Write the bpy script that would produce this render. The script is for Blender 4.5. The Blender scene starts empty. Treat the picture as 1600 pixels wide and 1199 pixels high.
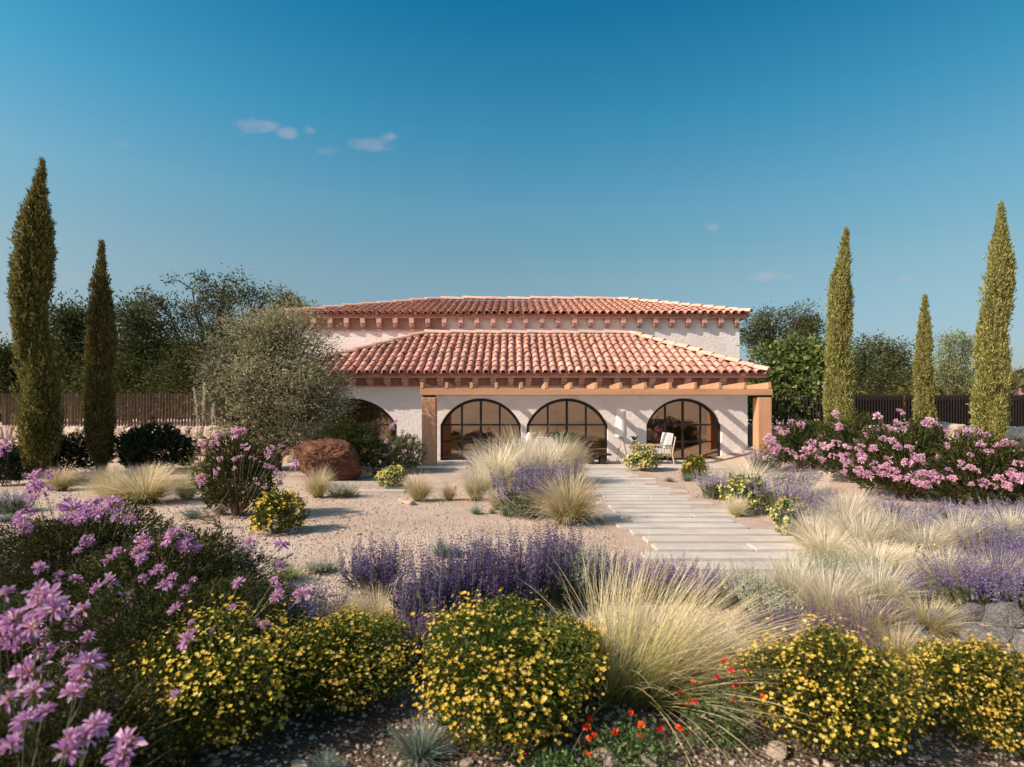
import bpy, math, random
import numpy as np
from mathutils import Matrix, Vector
random.seed(7)
R = np.random.default_rng(11)
scene = bpy.context.scene
col = scene.collection
F, HOR, CAMH = 900.0, 655.0, 1.49

# ------------------------------------------------------------------ camera, sky, sun, exposure
cam_d = bpy.data.cameras.new('camera'); cam = bpy.data.objects.new('camera', cam_d); col.objects.link(cam)
cam.location = (0, 0, CAMH); cam.rotation_euler = (math.radians(90), 0, 0)
cam_d.sensor_width = 36; cam_d.lens = 36 * F / 1600; cam_d.shift_y = (HOR - 599.5) / 1600
cam_d.clip_start = 0.05; cam_d.clip_end = 3000
cam_d.dof.use_dof = True; cam_d.dof.focus_distance = 9.0; cam_d.dof.aperture_fstop = 2.4
scene.camera = cam
SUN = Vector((1.0, 0.42, -0.84)).normalized()          # direction the light travels
elev = math.asin(-SUN.z)
sd = bpy.data.lights.new('sun', 'SUN'); sun = bpy.data.objects.new('sun', sd); col.objects.link(sun)
sun.rotation_euler = SUN.to_track_quat('-Z', 'Y').to_euler(); sun.location = (-20, -10, 20)
sd.energy = 3.9; sd.angle = math.radians(0.5); sd.color = (1.0, 0.855, 0.70)
world = bpy.data.worlds.new('World'); scene.world = world; world.use_nodes = True
vs = scene.view_settings
vs.view_transform = 'Standard'; vs.look = 'None'; vs.gamma = 1; vs.use_curve_mapping = False; vs.exposure = 0.68
scene.cycles.max_bounces = 8; scene.cycles.transparent_max_bounces = 12
scene.cycles.diffuse_bounces = 4; scene.cycles.glossy_bounces = 3; scene.cycles.transmission_bounces = 4
scene.cycles.sample_clamp_indirect = 6

def build_world():
    nt = world.node_tree; N = nt.nodes; L = nt.links
    N.clear()
    out = N.new('ShaderNodeOutputWorld'); bg = N.new('ShaderNodeBackground')
    sky = N.new('ShaderNodeTexSky'); sky.sky_type = 'NISHITA'; sky.sun_disc = False
    sky.sun_elevation = elev; sky.sun_rotation = math.atan2(-SUN.x, -SUN.y)
    sky.altitude = 200; sky.air_density = 1.0; sky.dust_density = 2.5; sky.ozone_density = 2.0
    def math_(op, a, b=None, c=None):
        n = N.new('ShaderNodeMath'); n.operation = op
        for i, v in enumerate((a, b, c)):
            if v is None: continue
            if isinstance(v, (int, float)): n.inputs[i].default_value = v
            else: L.new(v, n.inputs[i])
        return n.outputs[0]
    hs = N.new('ShaderNodeHueSaturation'); hs.inputs['Hue'].default_value = 0.478; hs.inputs['Saturation'].default_value = 1.18
    hs.inputs['Value'].default_value = 1.0
    L.new(sky.outputs[0], hs.inputs['Color'])
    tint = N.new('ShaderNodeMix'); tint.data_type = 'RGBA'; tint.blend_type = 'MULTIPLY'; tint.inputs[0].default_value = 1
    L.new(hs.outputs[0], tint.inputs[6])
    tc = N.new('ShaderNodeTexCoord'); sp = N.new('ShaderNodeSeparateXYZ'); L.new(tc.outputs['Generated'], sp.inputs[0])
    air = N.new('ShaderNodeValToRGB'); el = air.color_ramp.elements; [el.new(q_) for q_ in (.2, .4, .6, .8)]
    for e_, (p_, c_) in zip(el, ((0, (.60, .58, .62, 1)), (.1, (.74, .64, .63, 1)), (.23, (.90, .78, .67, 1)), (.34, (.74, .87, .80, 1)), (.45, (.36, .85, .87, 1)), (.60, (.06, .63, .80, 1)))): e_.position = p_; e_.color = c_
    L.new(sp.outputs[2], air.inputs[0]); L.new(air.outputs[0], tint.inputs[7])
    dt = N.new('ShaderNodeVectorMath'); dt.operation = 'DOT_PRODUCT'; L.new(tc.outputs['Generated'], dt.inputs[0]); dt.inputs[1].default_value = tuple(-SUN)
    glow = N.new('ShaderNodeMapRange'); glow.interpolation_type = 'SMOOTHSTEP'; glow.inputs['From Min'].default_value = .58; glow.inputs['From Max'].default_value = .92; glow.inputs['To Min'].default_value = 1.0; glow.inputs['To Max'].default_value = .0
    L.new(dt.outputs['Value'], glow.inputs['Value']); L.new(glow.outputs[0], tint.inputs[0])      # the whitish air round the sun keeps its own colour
    yy = math_('MAXIMUM', sp.outputs[1], 0.02)
    u = math_('DIVIDE', sp.outputs[0], yy); v = math_('DIVIDE', sp.outputs[2], yy)
    cb = N.new('ShaderNodeCombineXYZ'); L.new(u, cb.inputs[0]); L.new(math_('MULTIPLY', v, 2.2), cb.inputs[1])
    nz = N.new('ShaderNodeTexNoise'); nz.inputs['Scale'].default_value = 22; nz.inputs['Detail'].default_value = 6; nz.inputs['Roughness'].default_value = .62
    L.new(cb.outputs[0], nz.inputs['Vector'])
    tot = None
    for (px, py, a, b, k) in ((400, 198, 44, 15, .62), (448, 209, 22, 12, .55), (484, 203, 13, 9, .6), (580, 224, 44, 14, .52), (605, 216, 20, 10, .5), (512, 238, 26, 9, .22),
                              (1116, 355, 14, 9, .5), (1202, 432, 42, 10, .55), (1413, 436, 16, 7, .45), (110, 436, 60, 14, .22), (190, 226, 20, 10, .15)):
        du = math_('DIVIDE', math_('SUBTRACT', u, (px - 800) / F), a / F)
        dv = math_('DIVIDE', math_('SUBTRACT', v, (HOR - py) / F), b / F)
        r = math_('ADD', math_('MULTIPLY', du, du), math_('MULTIPLY', dv, dv))
        m = math_('SUBTRACT', 1.0, r)
        m = math_('ADD', m, math_('MULTIPLY', math_('SUBTRACT', nz.outputs['Fac'], 0.52), 3.2))
        mr = N.new('ShaderNodeMapRange'); mr.interpolation_type = 'SMOOTHSTEP'
        mr.inputs['From Min'].default_value = -.1; mr.inputs['From Max'].default_value = 1.6; mr.inputs['To Max'].default_value = k * .8
        L.new(m, mr.inputs['Value'])
        near = N.new('ShaderNodeMapRange'); near.inputs['From Min'].default_value = 2.2; near.inputs['From Max'].default_value = .6
        L.new(r, near.inputs['Value'])
        mm = math_('MULTIPLY', mr.outputs[0], near.outputs[0])
        tot = mm if tot is None else math_('MAXIMUM', tot, mm)
    fac = math_('MULTIPLY', tot, math_('GREATER_THAN', sp.outputs[1], 0.1))
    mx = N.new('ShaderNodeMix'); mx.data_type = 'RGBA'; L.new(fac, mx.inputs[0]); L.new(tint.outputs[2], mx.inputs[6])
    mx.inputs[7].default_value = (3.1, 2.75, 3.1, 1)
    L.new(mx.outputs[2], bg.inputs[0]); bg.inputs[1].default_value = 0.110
    L.new(bg.outputs[0], out.inputs[0])
build_world()

# ------------------------------------------------------------------ material helpers
MATS = {}
def new_mat(name):
    m = bpy.data.materials.new(name); m.use_nodes = True; nt = m.node_tree; nt.nodes.clear()
    out = nt.nodes.new('ShaderNodeOutputMaterial'); MATS[name] = m
    return m, nt, nt.nodes, nt.links, out
def ramp(N, stops):
    r = N.new('ShaderNodeValToRGB'); e = r.color_ramp.elements
    while len(e) < len(stops): e.new(0.5)
    for i, (p, c) in enumerate(stops): e[i].position = p; e[i].color = (*c, 1)
    return r
def leaf_mat(name, stops, trans=0.3, rough=0.55, along=None, hue=0.02):
    """colour by a random number per leaf; along: colours from base to tip, mixed by the value t"""
    m, nt, N, L, out = new_mat(name)
    at = N.new('ShaderNodeAttribute'); at.attribute_name = 'rnd'
    c = ramp(N, stops); L.new(at.outputs['Fac'], c.inputs[0]); colr = c.outputs[0]
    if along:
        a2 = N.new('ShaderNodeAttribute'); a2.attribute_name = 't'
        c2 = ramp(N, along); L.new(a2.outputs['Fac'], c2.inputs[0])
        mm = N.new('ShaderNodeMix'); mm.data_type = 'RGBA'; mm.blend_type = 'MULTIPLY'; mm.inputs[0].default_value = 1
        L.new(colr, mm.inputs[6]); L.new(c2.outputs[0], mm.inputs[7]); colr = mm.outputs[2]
    oi = N.new('ShaderNodeObjectInfo'); hs = N.new('ShaderNodeHueSaturation'); L.new(colr, hs.inputs['Color'])
    mr = N.new('ShaderNodeMapRange'); mr.inputs['To Min'].default_value = .5 - hue; mr.inputs['To Max'].default_value = .5 + hue
    L.new(oi.outputs['Random'], mr.inputs['Value']); L.new(mr.outputs[0], hs.inputs['Hue'])
    mv = N.new('ShaderNodeMapRange'); mv.inputs['To Min'].default_value = .88; mv.inputs['To Max'].default_value = 1.12
    L.new(oi.outputs['Random'], mv.inputs['Value']); L.new(mv.outputs[0], hs.inputs['Value']); colr = hs.outputs[0]
    p = N.new('ShaderNodeBsdfPrincipled'); p.inputs['Roughness'].default_value = rough; p.inputs['Specular IOR Level'].default_value = .12
    L.new(colr, p.inputs['Base Color'])
    t = N.new('ShaderNodeBsdfTranslucent'); L.new(colr, t.inputs[0])
    mx = N.new('ShaderNodeMixShader'); mx.inputs[0].default_value = trans
    L.new(p.outputs[0], mx.inputs[1]); L.new(t.outputs[0], mx.inputs[2]); L.new(mx.outputs[0], out.inputs[0])
    return m
def solid_mat(name, stops, scale=6, detail=6, rough=.8, bump=.3, bscale=None, stretch=(1, 1, 1), spec=.3, objrnd=0.0, dist=.02, coords='Object', spots=None):
    m, nt, N, L, out = new_mat(name)
    tc = N.new('ShaderNodeTexCoord'); mp = N.new('ShaderNodeMapping'); mp.inputs['Scale'].default_value = stretch
    L.new(tc.outputs[coords], mp.inputs[0])
    oi = N.new('ShaderNodeObjectInfo')
    off = N.new('ShaderNodeVectorMath'); off.operation = 'SCALE'; off.inputs[0].default_value = (37, 19, 53); L.new(oi.outputs['Random'], off.inputs['Scale'])
    L.new(off.outputs[0], mp.inputs['Location'])
    nz = N.new('ShaderNodeTexNoise'); nz.inputs['Scale'].default_value = scale; nz.inputs['Detail'].default_value = detail; nz.inputs['Roughness'].default_value = .65
    L.new(mp.outputs[0], nz.inputs['Vector'])
    c = ramp(N, stops); L.new(nz.outputs['Fac'], c.inputs[0]); colr = c.outputs[0]
    if spots:
        n3 = N.new('ShaderNodeTexNoise'); n3.inputs['Scale'].default_value = spots[0]; n3.inputs['Detail'].default_value = 5; L.new(mp.outputs[0], n3.inputs['Vector'])
        r3 = N.new('ShaderNodeMapRange'); r3.inputs['From Min'].default_value = spots[1]; r3.inputs['From Max'].default_value = spots[1] + .12; r3.inputs['To Max'].default_value = spots[3]
        L.new(n3.outputs['Fac'], r3.inputs['Value'])
        mm = N.new('ShaderNodeMix'); mm.data_type = 'RGBA'; L.new(r3.outputs[0], mm.inputs[0]); L.new(colr, mm.inputs[6]); mm.inputs[7].default_value = (*spots[2], 1); colr = mm.outputs[2]
    if objrnd:
        hs = N.new('ShaderNodeHueSaturation'); L.new(colr, hs.inputs['Color'])
        mv = N.new('ShaderNodeMapRange'); mv.inputs['To Min'].default_value = 1 - objrnd; mv.inputs['To Max'].default_value = 1 + objrnd
        L.new(oi.outputs['Random'], mv.inputs['Value']); L.new(mv.outputs[0], hs.inputs['Value'])
        mh = N.new('ShaderNodeMapRange'); mh.inputs['To Min'].default_value = .5 - objrnd * .035; mh.inputs['To Max'].default_value = .5 + objrnd * .035
        ml = N.new('ShaderNodeMath'); ml.operation = 'FRACT'; mk = N.new('ShaderNodeMath'); mk.operation = 'MULTIPLY'; mk.inputs[1].default_value = 7.31
        L.new(oi.outputs['Random'], mk.inputs[0]); L.new(mk.outputs[0], ml.inputs[0]); L.new(ml.outputs[0], mh.inputs['Value']); L.new(mh.outputs[0], hs.inputs['Hue'])
        colr = hs.outputs[0]
    p = N.new('ShaderNodeBsdfPrincipled'); p.inputs['Roughness'].default_value = rough; p.inputs['Specular IOR Level'].default_value = spec
    L.new(colr, p.inputs['Base Color'])
    if bump:
        n2 = N.new('ShaderNodeTexNoise'); n2.inputs['Scale'].default_value = bscale or scale * 3; n2.inputs['Detail'].default_value = 8; L.new(mp.outputs[0], n2.inputs['Vector'])
        b = N.new('ShaderNodeBump'); b.inputs['Strength'].default_value = bump; b.inputs['Distance'].default_value = dist
        L.new(n2.outputs['Fac'], b.inputs['Height']); L.new(b.outputs[0], p.inputs['Normal'])
    L.new(p.outputs[0], out.inputs[0])
    return m

solid_mat('stucco', [(.3, (.74, .665, .625)), (.7, (.82, .755, .715))], 1.2, 8, .9, .6, 9, spec=.15, dist=.03, spots=(1.3, .54, (.60, .52, .46), .30))
solid_mat('tile', [(.25, (.44, .20, .145)), (.55, (.60, .315, .24)), (.8, (.70, .43, .345))], 5, 8, .85, .35, 30, objrnd=.3, spec=.2, dist=.008, spots=(9, .60, (.30, .16, .11), .55))
solid_mat('tile_mass', [(.25, (.36, .15, .10)), (.5, (.53, .26, .185)), (.75, (.66, .38, .29))], 3.2, 10, .85, .35, 30, spec=.2, dist=.008, spots=(5, .58, (.30, .15, .10), .5))
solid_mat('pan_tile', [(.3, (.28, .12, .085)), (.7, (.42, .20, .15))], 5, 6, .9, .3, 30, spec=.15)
solid_mat('ridge_tile', [(.25, (.60, .34, .25)), (.75, (.74, .49, .38))], 4, 8, .85, .3, 30, objrnd=.1, spec=.2, dist=.008)
solid_mat('timber', [(.3, (.38, .195, .105)), (.5, (.50, .27, .15)), (.7, (.60, .34, .20))], 9, 8, .75, .35, 18, stretch=(1, 1, .12), objrnd=.08, spec=.25, dist=.006)
solid_mat('timber_long', [(.3, (.44, .225, .12)), (.7, (.60, .335, .19))], 4, 6, .7, .15, 12, stretch=(.12, .5, 1), objrnd=.08, spec=.25, dist=.006)
solid_mat('corbel', [(.3, (.45, .265, .215)), (.7, (.58, .37, .31))], 8, 6, .85, .3, 20, objrnd=.15, spec=.15)
solid_mat('frieze', [(.3, (.32, .19, .155)), (.7, (.46, .285, .24))], 5, 6, .85, .3, 14, stretch=(6, 1, .4), spec=.15)
solid_mat('black_metal', [(.3, (.012, .011, .010)), (.7, (.02, .018, .016))], 9, 4, .5, 0, spec=.4)
solid_mat('dark_fence', [(.3, (.012, .009, .008)), (.7, (.03, .02, .017))], 6, 4, .6, 0, spec=.3)
solid_mat('fence_slat', [(.3, (.12, .072, .045)), (.7, (.21, .132, .085))], 5, 6, .75, .2, 14, stretch=(3, 3, .3), objrnd=.2)
solid_mat('dark_wood', [(.3, (.018, .011, .008)), (.7, (.035, .022, .016))], 6, 6, .5, .1)
solid_mat('slab', [(.3, (.43, .385, .34)), (.7, (.56, .51, .455))], 2.2, 9, .85, .25, 40, objrnd=.1, spec=.2, dist=.006, spots=(1.5, .55, (.40, .35, .305), .6))
solid_mat('concrete', [(.3, (.44, .39, .34)), (.7, (.54, .49, .43))], 1.4, 9, .9, .25, 40, spec=.15, objrnd=.06)
solid_mat('pale_stone', [(.25, (.42, .28, .20)), (.5, (.62, .47, .37)), (.8, (.72, .60, .50))], 3.5, 9, .9, .8, 9, objrnd=.2, spec=.1, dist=.04)
solid_mat('shaded_stone', [(.25, (.13, .09, .07)), (.5, (.24, .17, .135)), (.8, (.34, .26, .21))], 3.5, 9, .9, .8, 9, objrnd=.25, spec=.1, dist=.04)  # stone of the wall in shadow: its shade is put into the colour
solid_mat('grey_rock', [(.25, (.12, .105, .10)), (.55, (.22, .20, .185)), (.8, (.34, .31, .28))], 4, 10, .9, .9, 10, objrnd=.15, spec=.15, dist=.05)
solid_mat('red_rock', [(.3, (.035, .012, .006)), (.5, (.12, .042, .018)), (.72, (.28, .115, .05))], 3.4, 12, .75, 1.0, 9, spec=.3, dist=.06, stretch=(1, 1, 2))
solid_mat('pebble', [(.25, (.20, .145, .115)), (.5, (.40, .31, .25)), (.75, (.60, .51, .44))], 38, 3, .85, 0, spec=.25)
solid_mat('bark', [(.3, (.07, .05, .035)), (.7, (.18, .135, .10))], 7, 8, .9, .8, 14, stretch=(3, 3, .5), spec=.1, dist=.03)
solid_mat('twig', [(.3, (.15, .095, .055)), (.7, (.27, .18, .11))], 14, 4, .85, .3, spec=.1)
solid_mat('white_cloth', [(.3, (.74, .71, .67)), (.7, (.80, .78, .74))], 6, 5, .95, .2, 40, spec=.1)
solid_mat('rattan', [(.3, (.52, .37, .245)), (.7, (.66, .50, .36))], 20, 5, .7, .3, 60)
solid_mat('ceramic', [(.3, (.70, .66, .60)), (.7, (.78, .75, .70))], 8, 4, .5, .1)
solid_mat('clay_pot', [(.3, (.35, .20, .13)), (.7, (.45, .27, .18))], 8, 5, .85, .2)
solid_mat('room_wall', [(.3, (.70, .48, .30)), (.7, (.78, .55, .36))], 1, 4, .9, 0)
solid_mat('room_floor', [(.3, (.42, .31, .22)), (.7, (.50, .38, .28))], 3, 5, .6, 0)
solid_mat('room_wood', [(.3, (.16, .08, .045)), (.7, (.24, .13, .07))], 5, 5, .6, 0)
solid_mat('soil_wall', [(.3, (.34, .24, .18)), (.7, (.48, .36, .28))], 3, 8, .95, .6, 8)
def glass_mat():
    m, nt, N, L, out = new_mat('window_glass')
    tr = N.new('ShaderNodeBsdfTransparent'); tr.inputs[0].default_value = (.95, .78, .60, 1)
    gl = N.new('ShaderNodeBsdfGlossy'); gl.inputs['Roughness'].default_value = .0; gl.inputs[0].default_value = (1, .80, .62, 1)
    lw = N.new('ShaderNodeFresnel'); lw.inputs[0].default_value = 2.3
    nz = N.new('ShaderNodeTexNoise'); nz.inputs['Scale'].default_value = .9
    tc = N.new('ShaderNodeTexCoord'); L.new(tc.outputs['Object'], nz.inputs['Vector'])
    b = N.new('ShaderNodeBump'); b.inputs['Strength'].default_value = .05; b.inputs['Distance'].default_value = .02; L.new(nz.outputs['Fac'], b.inputs['Height']); L.new(b.outputs[0], gl.inputs['Normal'])
    ad = N.new('ShaderNodeMath'); ad.operation = 'ADD'; ad.inputs[1].default_value = .16; L.new(lw.outputs[0], ad.inputs[0])
    mx = N.new('ShaderNodeMixShader'); L.new(ad.outputs[0], mx.inputs[0]); L.new(tr.outputs[0], mx.inputs[1]); L.new(gl.outputs[0], mx.inputs[2]); L.new(mx.outputs[0], out.inputs[0])
glass_mat()
def ground_mat():
    m, nt, N, L, out = new_mat('gravel_ground')
    tc = N.new('ShaderNodeTexCoord')
    n1 = N.new('ShaderNodeTexNoise'); n1.inputs['Scale'].default_value = .55; n1.inputs['Detail'].default_value = 9; n1.inputs['Roughness'].default_value = .6; L.new(tc.outputs['Object'], n1.inputs['Vector'])
    c1 = ramp(N, [(.28, (.45, .32, .24)), (.5, (.56, .43, .34)), (.72, (.64, .51, .415))]); L.new(n1.outputs['Fac'], c1.inputs[0])
    v = N.new('ShaderNodeTexVoronoi'); v.inputs['Scale'].default_value = 46; L.new(tc.outputs['Object'], v.inputs['Vector'])
    hs = N.new('ShaderNodeSeparateColor'); L.new(v.outputs['Color'], hs.inputs[0])
    c2 = ramp(N, [(0, (.62, .60, .60)), (.5, (1, .98, .95)), (1, (1.18, 1.15, 1.12))]); L.new(hs.outputs[0], c2.inputs[0])
    mm = N.new('ShaderNodeMix'); mm.data_type = 'RGBA'; mm.blend_type = 'MULTIPLY'
    n4 = N.new('ShaderNodeTexNoise'); n4.inputs['Scale'].default_value = 1.7; n4.inputs['Detail'].default_value = 6; L.new(tc.outputs['Object'], n4.inputs['Vector'])
    r4 = N.new('ShaderNodeMapRange'); r4.inputs['From Min'].default_value = .38; r4.inputs['From Max'].default_value = .62; r4.inputs['To Min'].default_value = .25; L.new(n4.outputs['Fac'], r4.inputs['Value'])
    L.new(r4.outputs[0], mm.inputs[0]); L.new(c1.outputs[0], mm.inputs[6]); L.new(c2.outputs[0], mm.inputs[7])
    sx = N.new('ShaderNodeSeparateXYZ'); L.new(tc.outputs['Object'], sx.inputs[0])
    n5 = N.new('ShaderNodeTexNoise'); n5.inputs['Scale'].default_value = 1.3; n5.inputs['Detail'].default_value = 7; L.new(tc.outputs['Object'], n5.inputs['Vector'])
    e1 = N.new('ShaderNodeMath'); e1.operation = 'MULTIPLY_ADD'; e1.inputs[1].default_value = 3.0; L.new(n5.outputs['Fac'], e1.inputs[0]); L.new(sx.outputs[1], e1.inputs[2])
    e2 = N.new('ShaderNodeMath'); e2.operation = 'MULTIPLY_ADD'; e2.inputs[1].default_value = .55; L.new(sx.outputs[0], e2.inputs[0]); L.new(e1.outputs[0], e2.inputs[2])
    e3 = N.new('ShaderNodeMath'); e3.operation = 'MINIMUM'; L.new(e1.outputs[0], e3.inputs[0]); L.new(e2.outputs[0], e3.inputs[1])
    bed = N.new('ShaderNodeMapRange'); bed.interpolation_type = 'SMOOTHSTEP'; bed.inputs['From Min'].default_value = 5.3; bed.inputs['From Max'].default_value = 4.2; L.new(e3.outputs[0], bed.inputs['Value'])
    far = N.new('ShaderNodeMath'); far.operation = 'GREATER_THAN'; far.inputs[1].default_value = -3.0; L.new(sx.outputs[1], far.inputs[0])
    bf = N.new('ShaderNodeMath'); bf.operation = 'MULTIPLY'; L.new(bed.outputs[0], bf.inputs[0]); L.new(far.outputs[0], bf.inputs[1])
    c6 = ramp(N, [(.3, (.085, .055, .036)), (.7, (.20, .14, .10))]); L.new(n4.outputs['Fac'], c6.inputs[0])  # brown bed soil, with the shade among the front bushes put into its colour
    shaded_soil = N.new('ShaderNodeMix'); shaded_soil.data_type = 'RGBA'; L.new(bf.outputs[0], shaded_soil.inputs[0]); L.new(mm.outputs[2], shaded_soil.inputs[6]); L.new(c6.outputs[0], shaded_soil.inputs[7])
    p = N.new('ShaderNodeBsdfPrincipled'); p.inputs['Roughness'].default_value = .95; p.inputs['Specular IOR Level'].default_value = .1
    L.new(shaded_soil.outputs[2], p.inputs['Base Color'])
    n2 = N.new('ShaderNodeTexNoise'); n2.inputs['Scale'].default_value = 9; n2.inputs['Detail'].default_value = 10; n2.inputs['Roughness'].default_value = .7; L.new(tc.outputs['Object'], n2.inputs['Vector'])
    sm = N.new('ShaderNodeMath'); sm.operation = 'MULTIPLY_ADD'; sm.inputs[1].default_value = -.9; L.new(v.outputs['Distance'], sm.inputs[0]); L.new(n2.outputs['Fac'], sm.inputs[2])
    b = N.new('ShaderNodeBump'); b.inputs['Strength'].default_value = .8; b.inputs['Distance'].default_value = .035; L.new(sm.outputs[0], b.inputs['Height']); L.new(b.outputs[0], p.inputs['Normal'])
    L.new(p.outputs[0], out.inputs[0])
ground_mat()
leaf_mat('bush_leaf', [(0, (.030, .042, .008)), (.5, (.080, .105, .016)), (1, (.19, .21, .035))], .28)
leaf_mat('yellow_flower', [(0, (.70, .42, .03)), (.5, (.80, .56, .08)), (1, (.85, .68, .20))], .3, hue=.006)
leaf_mat('pale_yellow_flower', [(0, (.60, .46, .08)), (.5, (.70, .60, .18)), (1, (.76, .70, .34))], .3, hue=.006)
leaf_mat('shrub_leaf', [(0, (.018, .022, .006)), (.5, (.042, .050, .011)), (1, (.10, .105, .026))], .22)
leaf_mat('olive_shrub_leaf', [(0, (.07, .085, .035)), (.5, (.15, .16, .07)), (1, (.25, .25, .13))], .25)
leaf_mat('violet_petal', [(0, (.47, .185, .42)), (.5, (.63, .33, .56)), (1, (.76, .54, .69))], .35, along=[(0, (.9, .75, .8)), (.5, (1, 1, 1)), (1, (1.05, 1.1, 1.05))], hue=.012)
leaf_mat('pink_petal', [(0, (.60, .27, .46)), (.5, (.75, .44, .59)), (1, (.84, .63, .72))], .35, along=[(0, (.8, .6, .7)), (.5, (1, 1, 1)), (1, (1.05, 1.1, 1.05))], hue=.010)
leaf_mat('flower_eye', [(0, (.50, .30, .10)), (1, (.75, .60, .35))], .1)
leaf_mat('deep_floret', [(0, (.11, .065, .18)), (.5, (.19, .13, .29)), (1, (.33, .26, .42))], .25, hue=.012)
leaf_mat('salvia_floret', [(0, (.075, .048, .125)), (.5, (.14, .092, .215)), (1, (.28, .215, .34))], .25, hue=.012)
leaf_mat('dusky_floret', [(0, (.13, .065, .14)), (.5, (.22, .12, .23)), (1, (.36, .24, .36))], .25, hue=.012)
leaf_mat('lavender_floret', [(0, (.20, .15, .26)), (.5, (.32, .26, .38)), (1, (.48, .42, .50))], .25, hue=.012)
leaf_mat('silver_floret', [(0, (.36, .35, .24)), (.5, (.50, .50, .37)), (1, (.64, .64, .52))], .25)
leaf_mat('lavender_leaf', [(0, (.09, .10, .055)), (.5, (.17, .19, .10)), (1, (.30, .31, .19))], .2)
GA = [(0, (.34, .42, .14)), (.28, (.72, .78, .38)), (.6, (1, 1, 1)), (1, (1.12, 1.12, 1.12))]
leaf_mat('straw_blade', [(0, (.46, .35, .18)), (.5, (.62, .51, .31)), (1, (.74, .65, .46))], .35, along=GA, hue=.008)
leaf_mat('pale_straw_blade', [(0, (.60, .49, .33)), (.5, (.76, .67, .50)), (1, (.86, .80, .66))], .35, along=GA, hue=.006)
leaf_mat('green_blade', [(0, (.15, .19, .06)), (.5, (.28, .30, .11)), (1, (.46, .42, .20))], .3)
leaf_mat('fescue_blade', [(0, (.09, .13, .10)), (.5, (.17, .23, .185)), (1, (.33, .39, .32))], .2)
leaf_mat('cypress_dark', [(0, (.055, .053, .013)), (.45, (.15, .138, .036)), (.8, (.28, .25, .08)), (.93, (.36, .30, .12)), (1, (.32, .14, .05))], .35, hue=.008)
leaf_mat('cypress_light', [(0, (.11, .115, .028)), (.45, (.29, .29, .08)), (.85, (.52, .50, .20)), (1, (.50, .38, .16))], .35, hue=.008)
leaf_mat('tree_leaf', [(0, (.024, .028, .008)), (.5, (.056, .064, .018)), (1, (.13, .135, .04))], .28)
leaf_mat('airy_leaf', [(0, (.035, .042, .015)), (.5, (.085, .093, .034)), (1, (.17, .175, .07))], .3)
leaf_mat('pale_tree_leaf', [(0, (.12, .14, .06)), (.5, (.23, .25, .12)), (1, (.38, .39, .22))], .35)
leaf_mat('bright_leaf', [(0, (.035, .06, .012)), (.45, (.10, .155, .03)), (.8, (.26, .30, .11)), (1, (.52, .52, .32))], .3)
leaf_mat('hedge_leaf', [(0, (.008, .014, .006)), (.6, (.018, .028, .011)), (1, (.045, .06, .022))], .12)
leaf_mat('olive_leaf', [(0, (.15, .132, .070)), (.5, (.315, .283, .165)), (1, (.52, .475, .32))], .25, hue=.005)
leaf_mat('wood_leaf', [(0, (.05, .055, .015)), (.5, (.10, .10, .030)), (1, (.17, .16, .055))], .15)
leaf_mat('banana_leaf', [(0, (.012, .055, .018)), (1, (.035, .12, .04))], .2)
leaf_mat('red_petal', [(0, (.55, .03, .012)), (.6, (.72, .07, .02)), (1, (.80, .16, .05))], .3)
leaf_mat('low_leaf', [(0, (.05, .09, .03)), (.5, (.10, .17, .05)), (1, (.20, .27, .10))], .3)
leaf_mat('plume', [(0, (.58, .46, .32)), (1, (.74, .64, .50))], .4)
M = MATS

# ------------------------------------------------------------------ mesh helpers
def mk_mesh(name, v, f, mat, rnd=None, t=None, smooth=False, mats=None, midx=None):
    """v (n,3) array, f (m,3|4) array or list of lists"""
    me = bpy.data.meshes.new(name)
    v = np.asarray(v, np.float32)
    if isinstance(f, np.ndarray):
        k = f.shape[1]
        me.vertices.add(len(v)); me.vertices.foreach_set('co', v.ravel())
        me.loops.add(f.size); me.loops.foreach_set('vertex_index', f.astype(np.int32).ravel())
        me.polygons.add(len(f)); me.polygons.foreach_set('loop_start', np.arange(0, f.size, k, dtype=np.int32))
        me.update(calc_edges=True)
    else:
        me.from_pydata([tuple(map(float, p)) for p in v], [], [list(map(int, q)) for q in f]); me.update()
    if rnd is not None:
        a = me.attributes.new('rnd', 'FLOAT', 'POINT'); a.data.foreach_set('value', np.asarray(rnd, np.float32))
    if t is not None:
        a = me.attributes.new('t', 'FLOAT', 'POINT'); a.data.foreach_set('value', np.asarray(t, np.float32))
    me.polygons.foreach_set('use_smooth', np.full(len(me.polygons), bool(smooth)))
    for mm in (mats or [mat]): me.materials.append(M[mm] if isinstance(mm, str) else mm)
    if midx is not None: me.polygons.foreach_set('material_index', np.asarray(midx, np.int32))
    return me
class Geo:
    """collects pieces of one part; tri and quad faces as lists of arrays"""
    def __init__(s): s.v = []; s.f = []; s.r = []; s.t = []; s.n = 0
    def add(s, v, f, r=None, t=None):
        v = np.asarray(v, float); f = np.asarray(f)
        if f.shape[1] == 4: f = np.concatenate([f[:, [0, 1, 2]], f[:, [0, 2, 3]]])
        s.v.append(v); s.f.append(f + s.n); s.n += len(v)
        s.r.append(np.full(len(v), .5) if r is None else np.broadcast_to(r, (len(v),)))
        s.t.append(np.full(len(v), .5) if t is None else np.broadcast_to(t, (len(v),)))
        return s
    def mesh(s, name, mat, smooth=False):
        return mk_mesh(name, np.concatenate(s.v), np.concatenate(s.f), mat, np.concatenate(s.r), np.concatenate(s.t), smooth)
def unit(a): return a / np.maximum(np.linalg.norm(a, axis=-1, keepdims=True), 1e-9)
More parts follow.
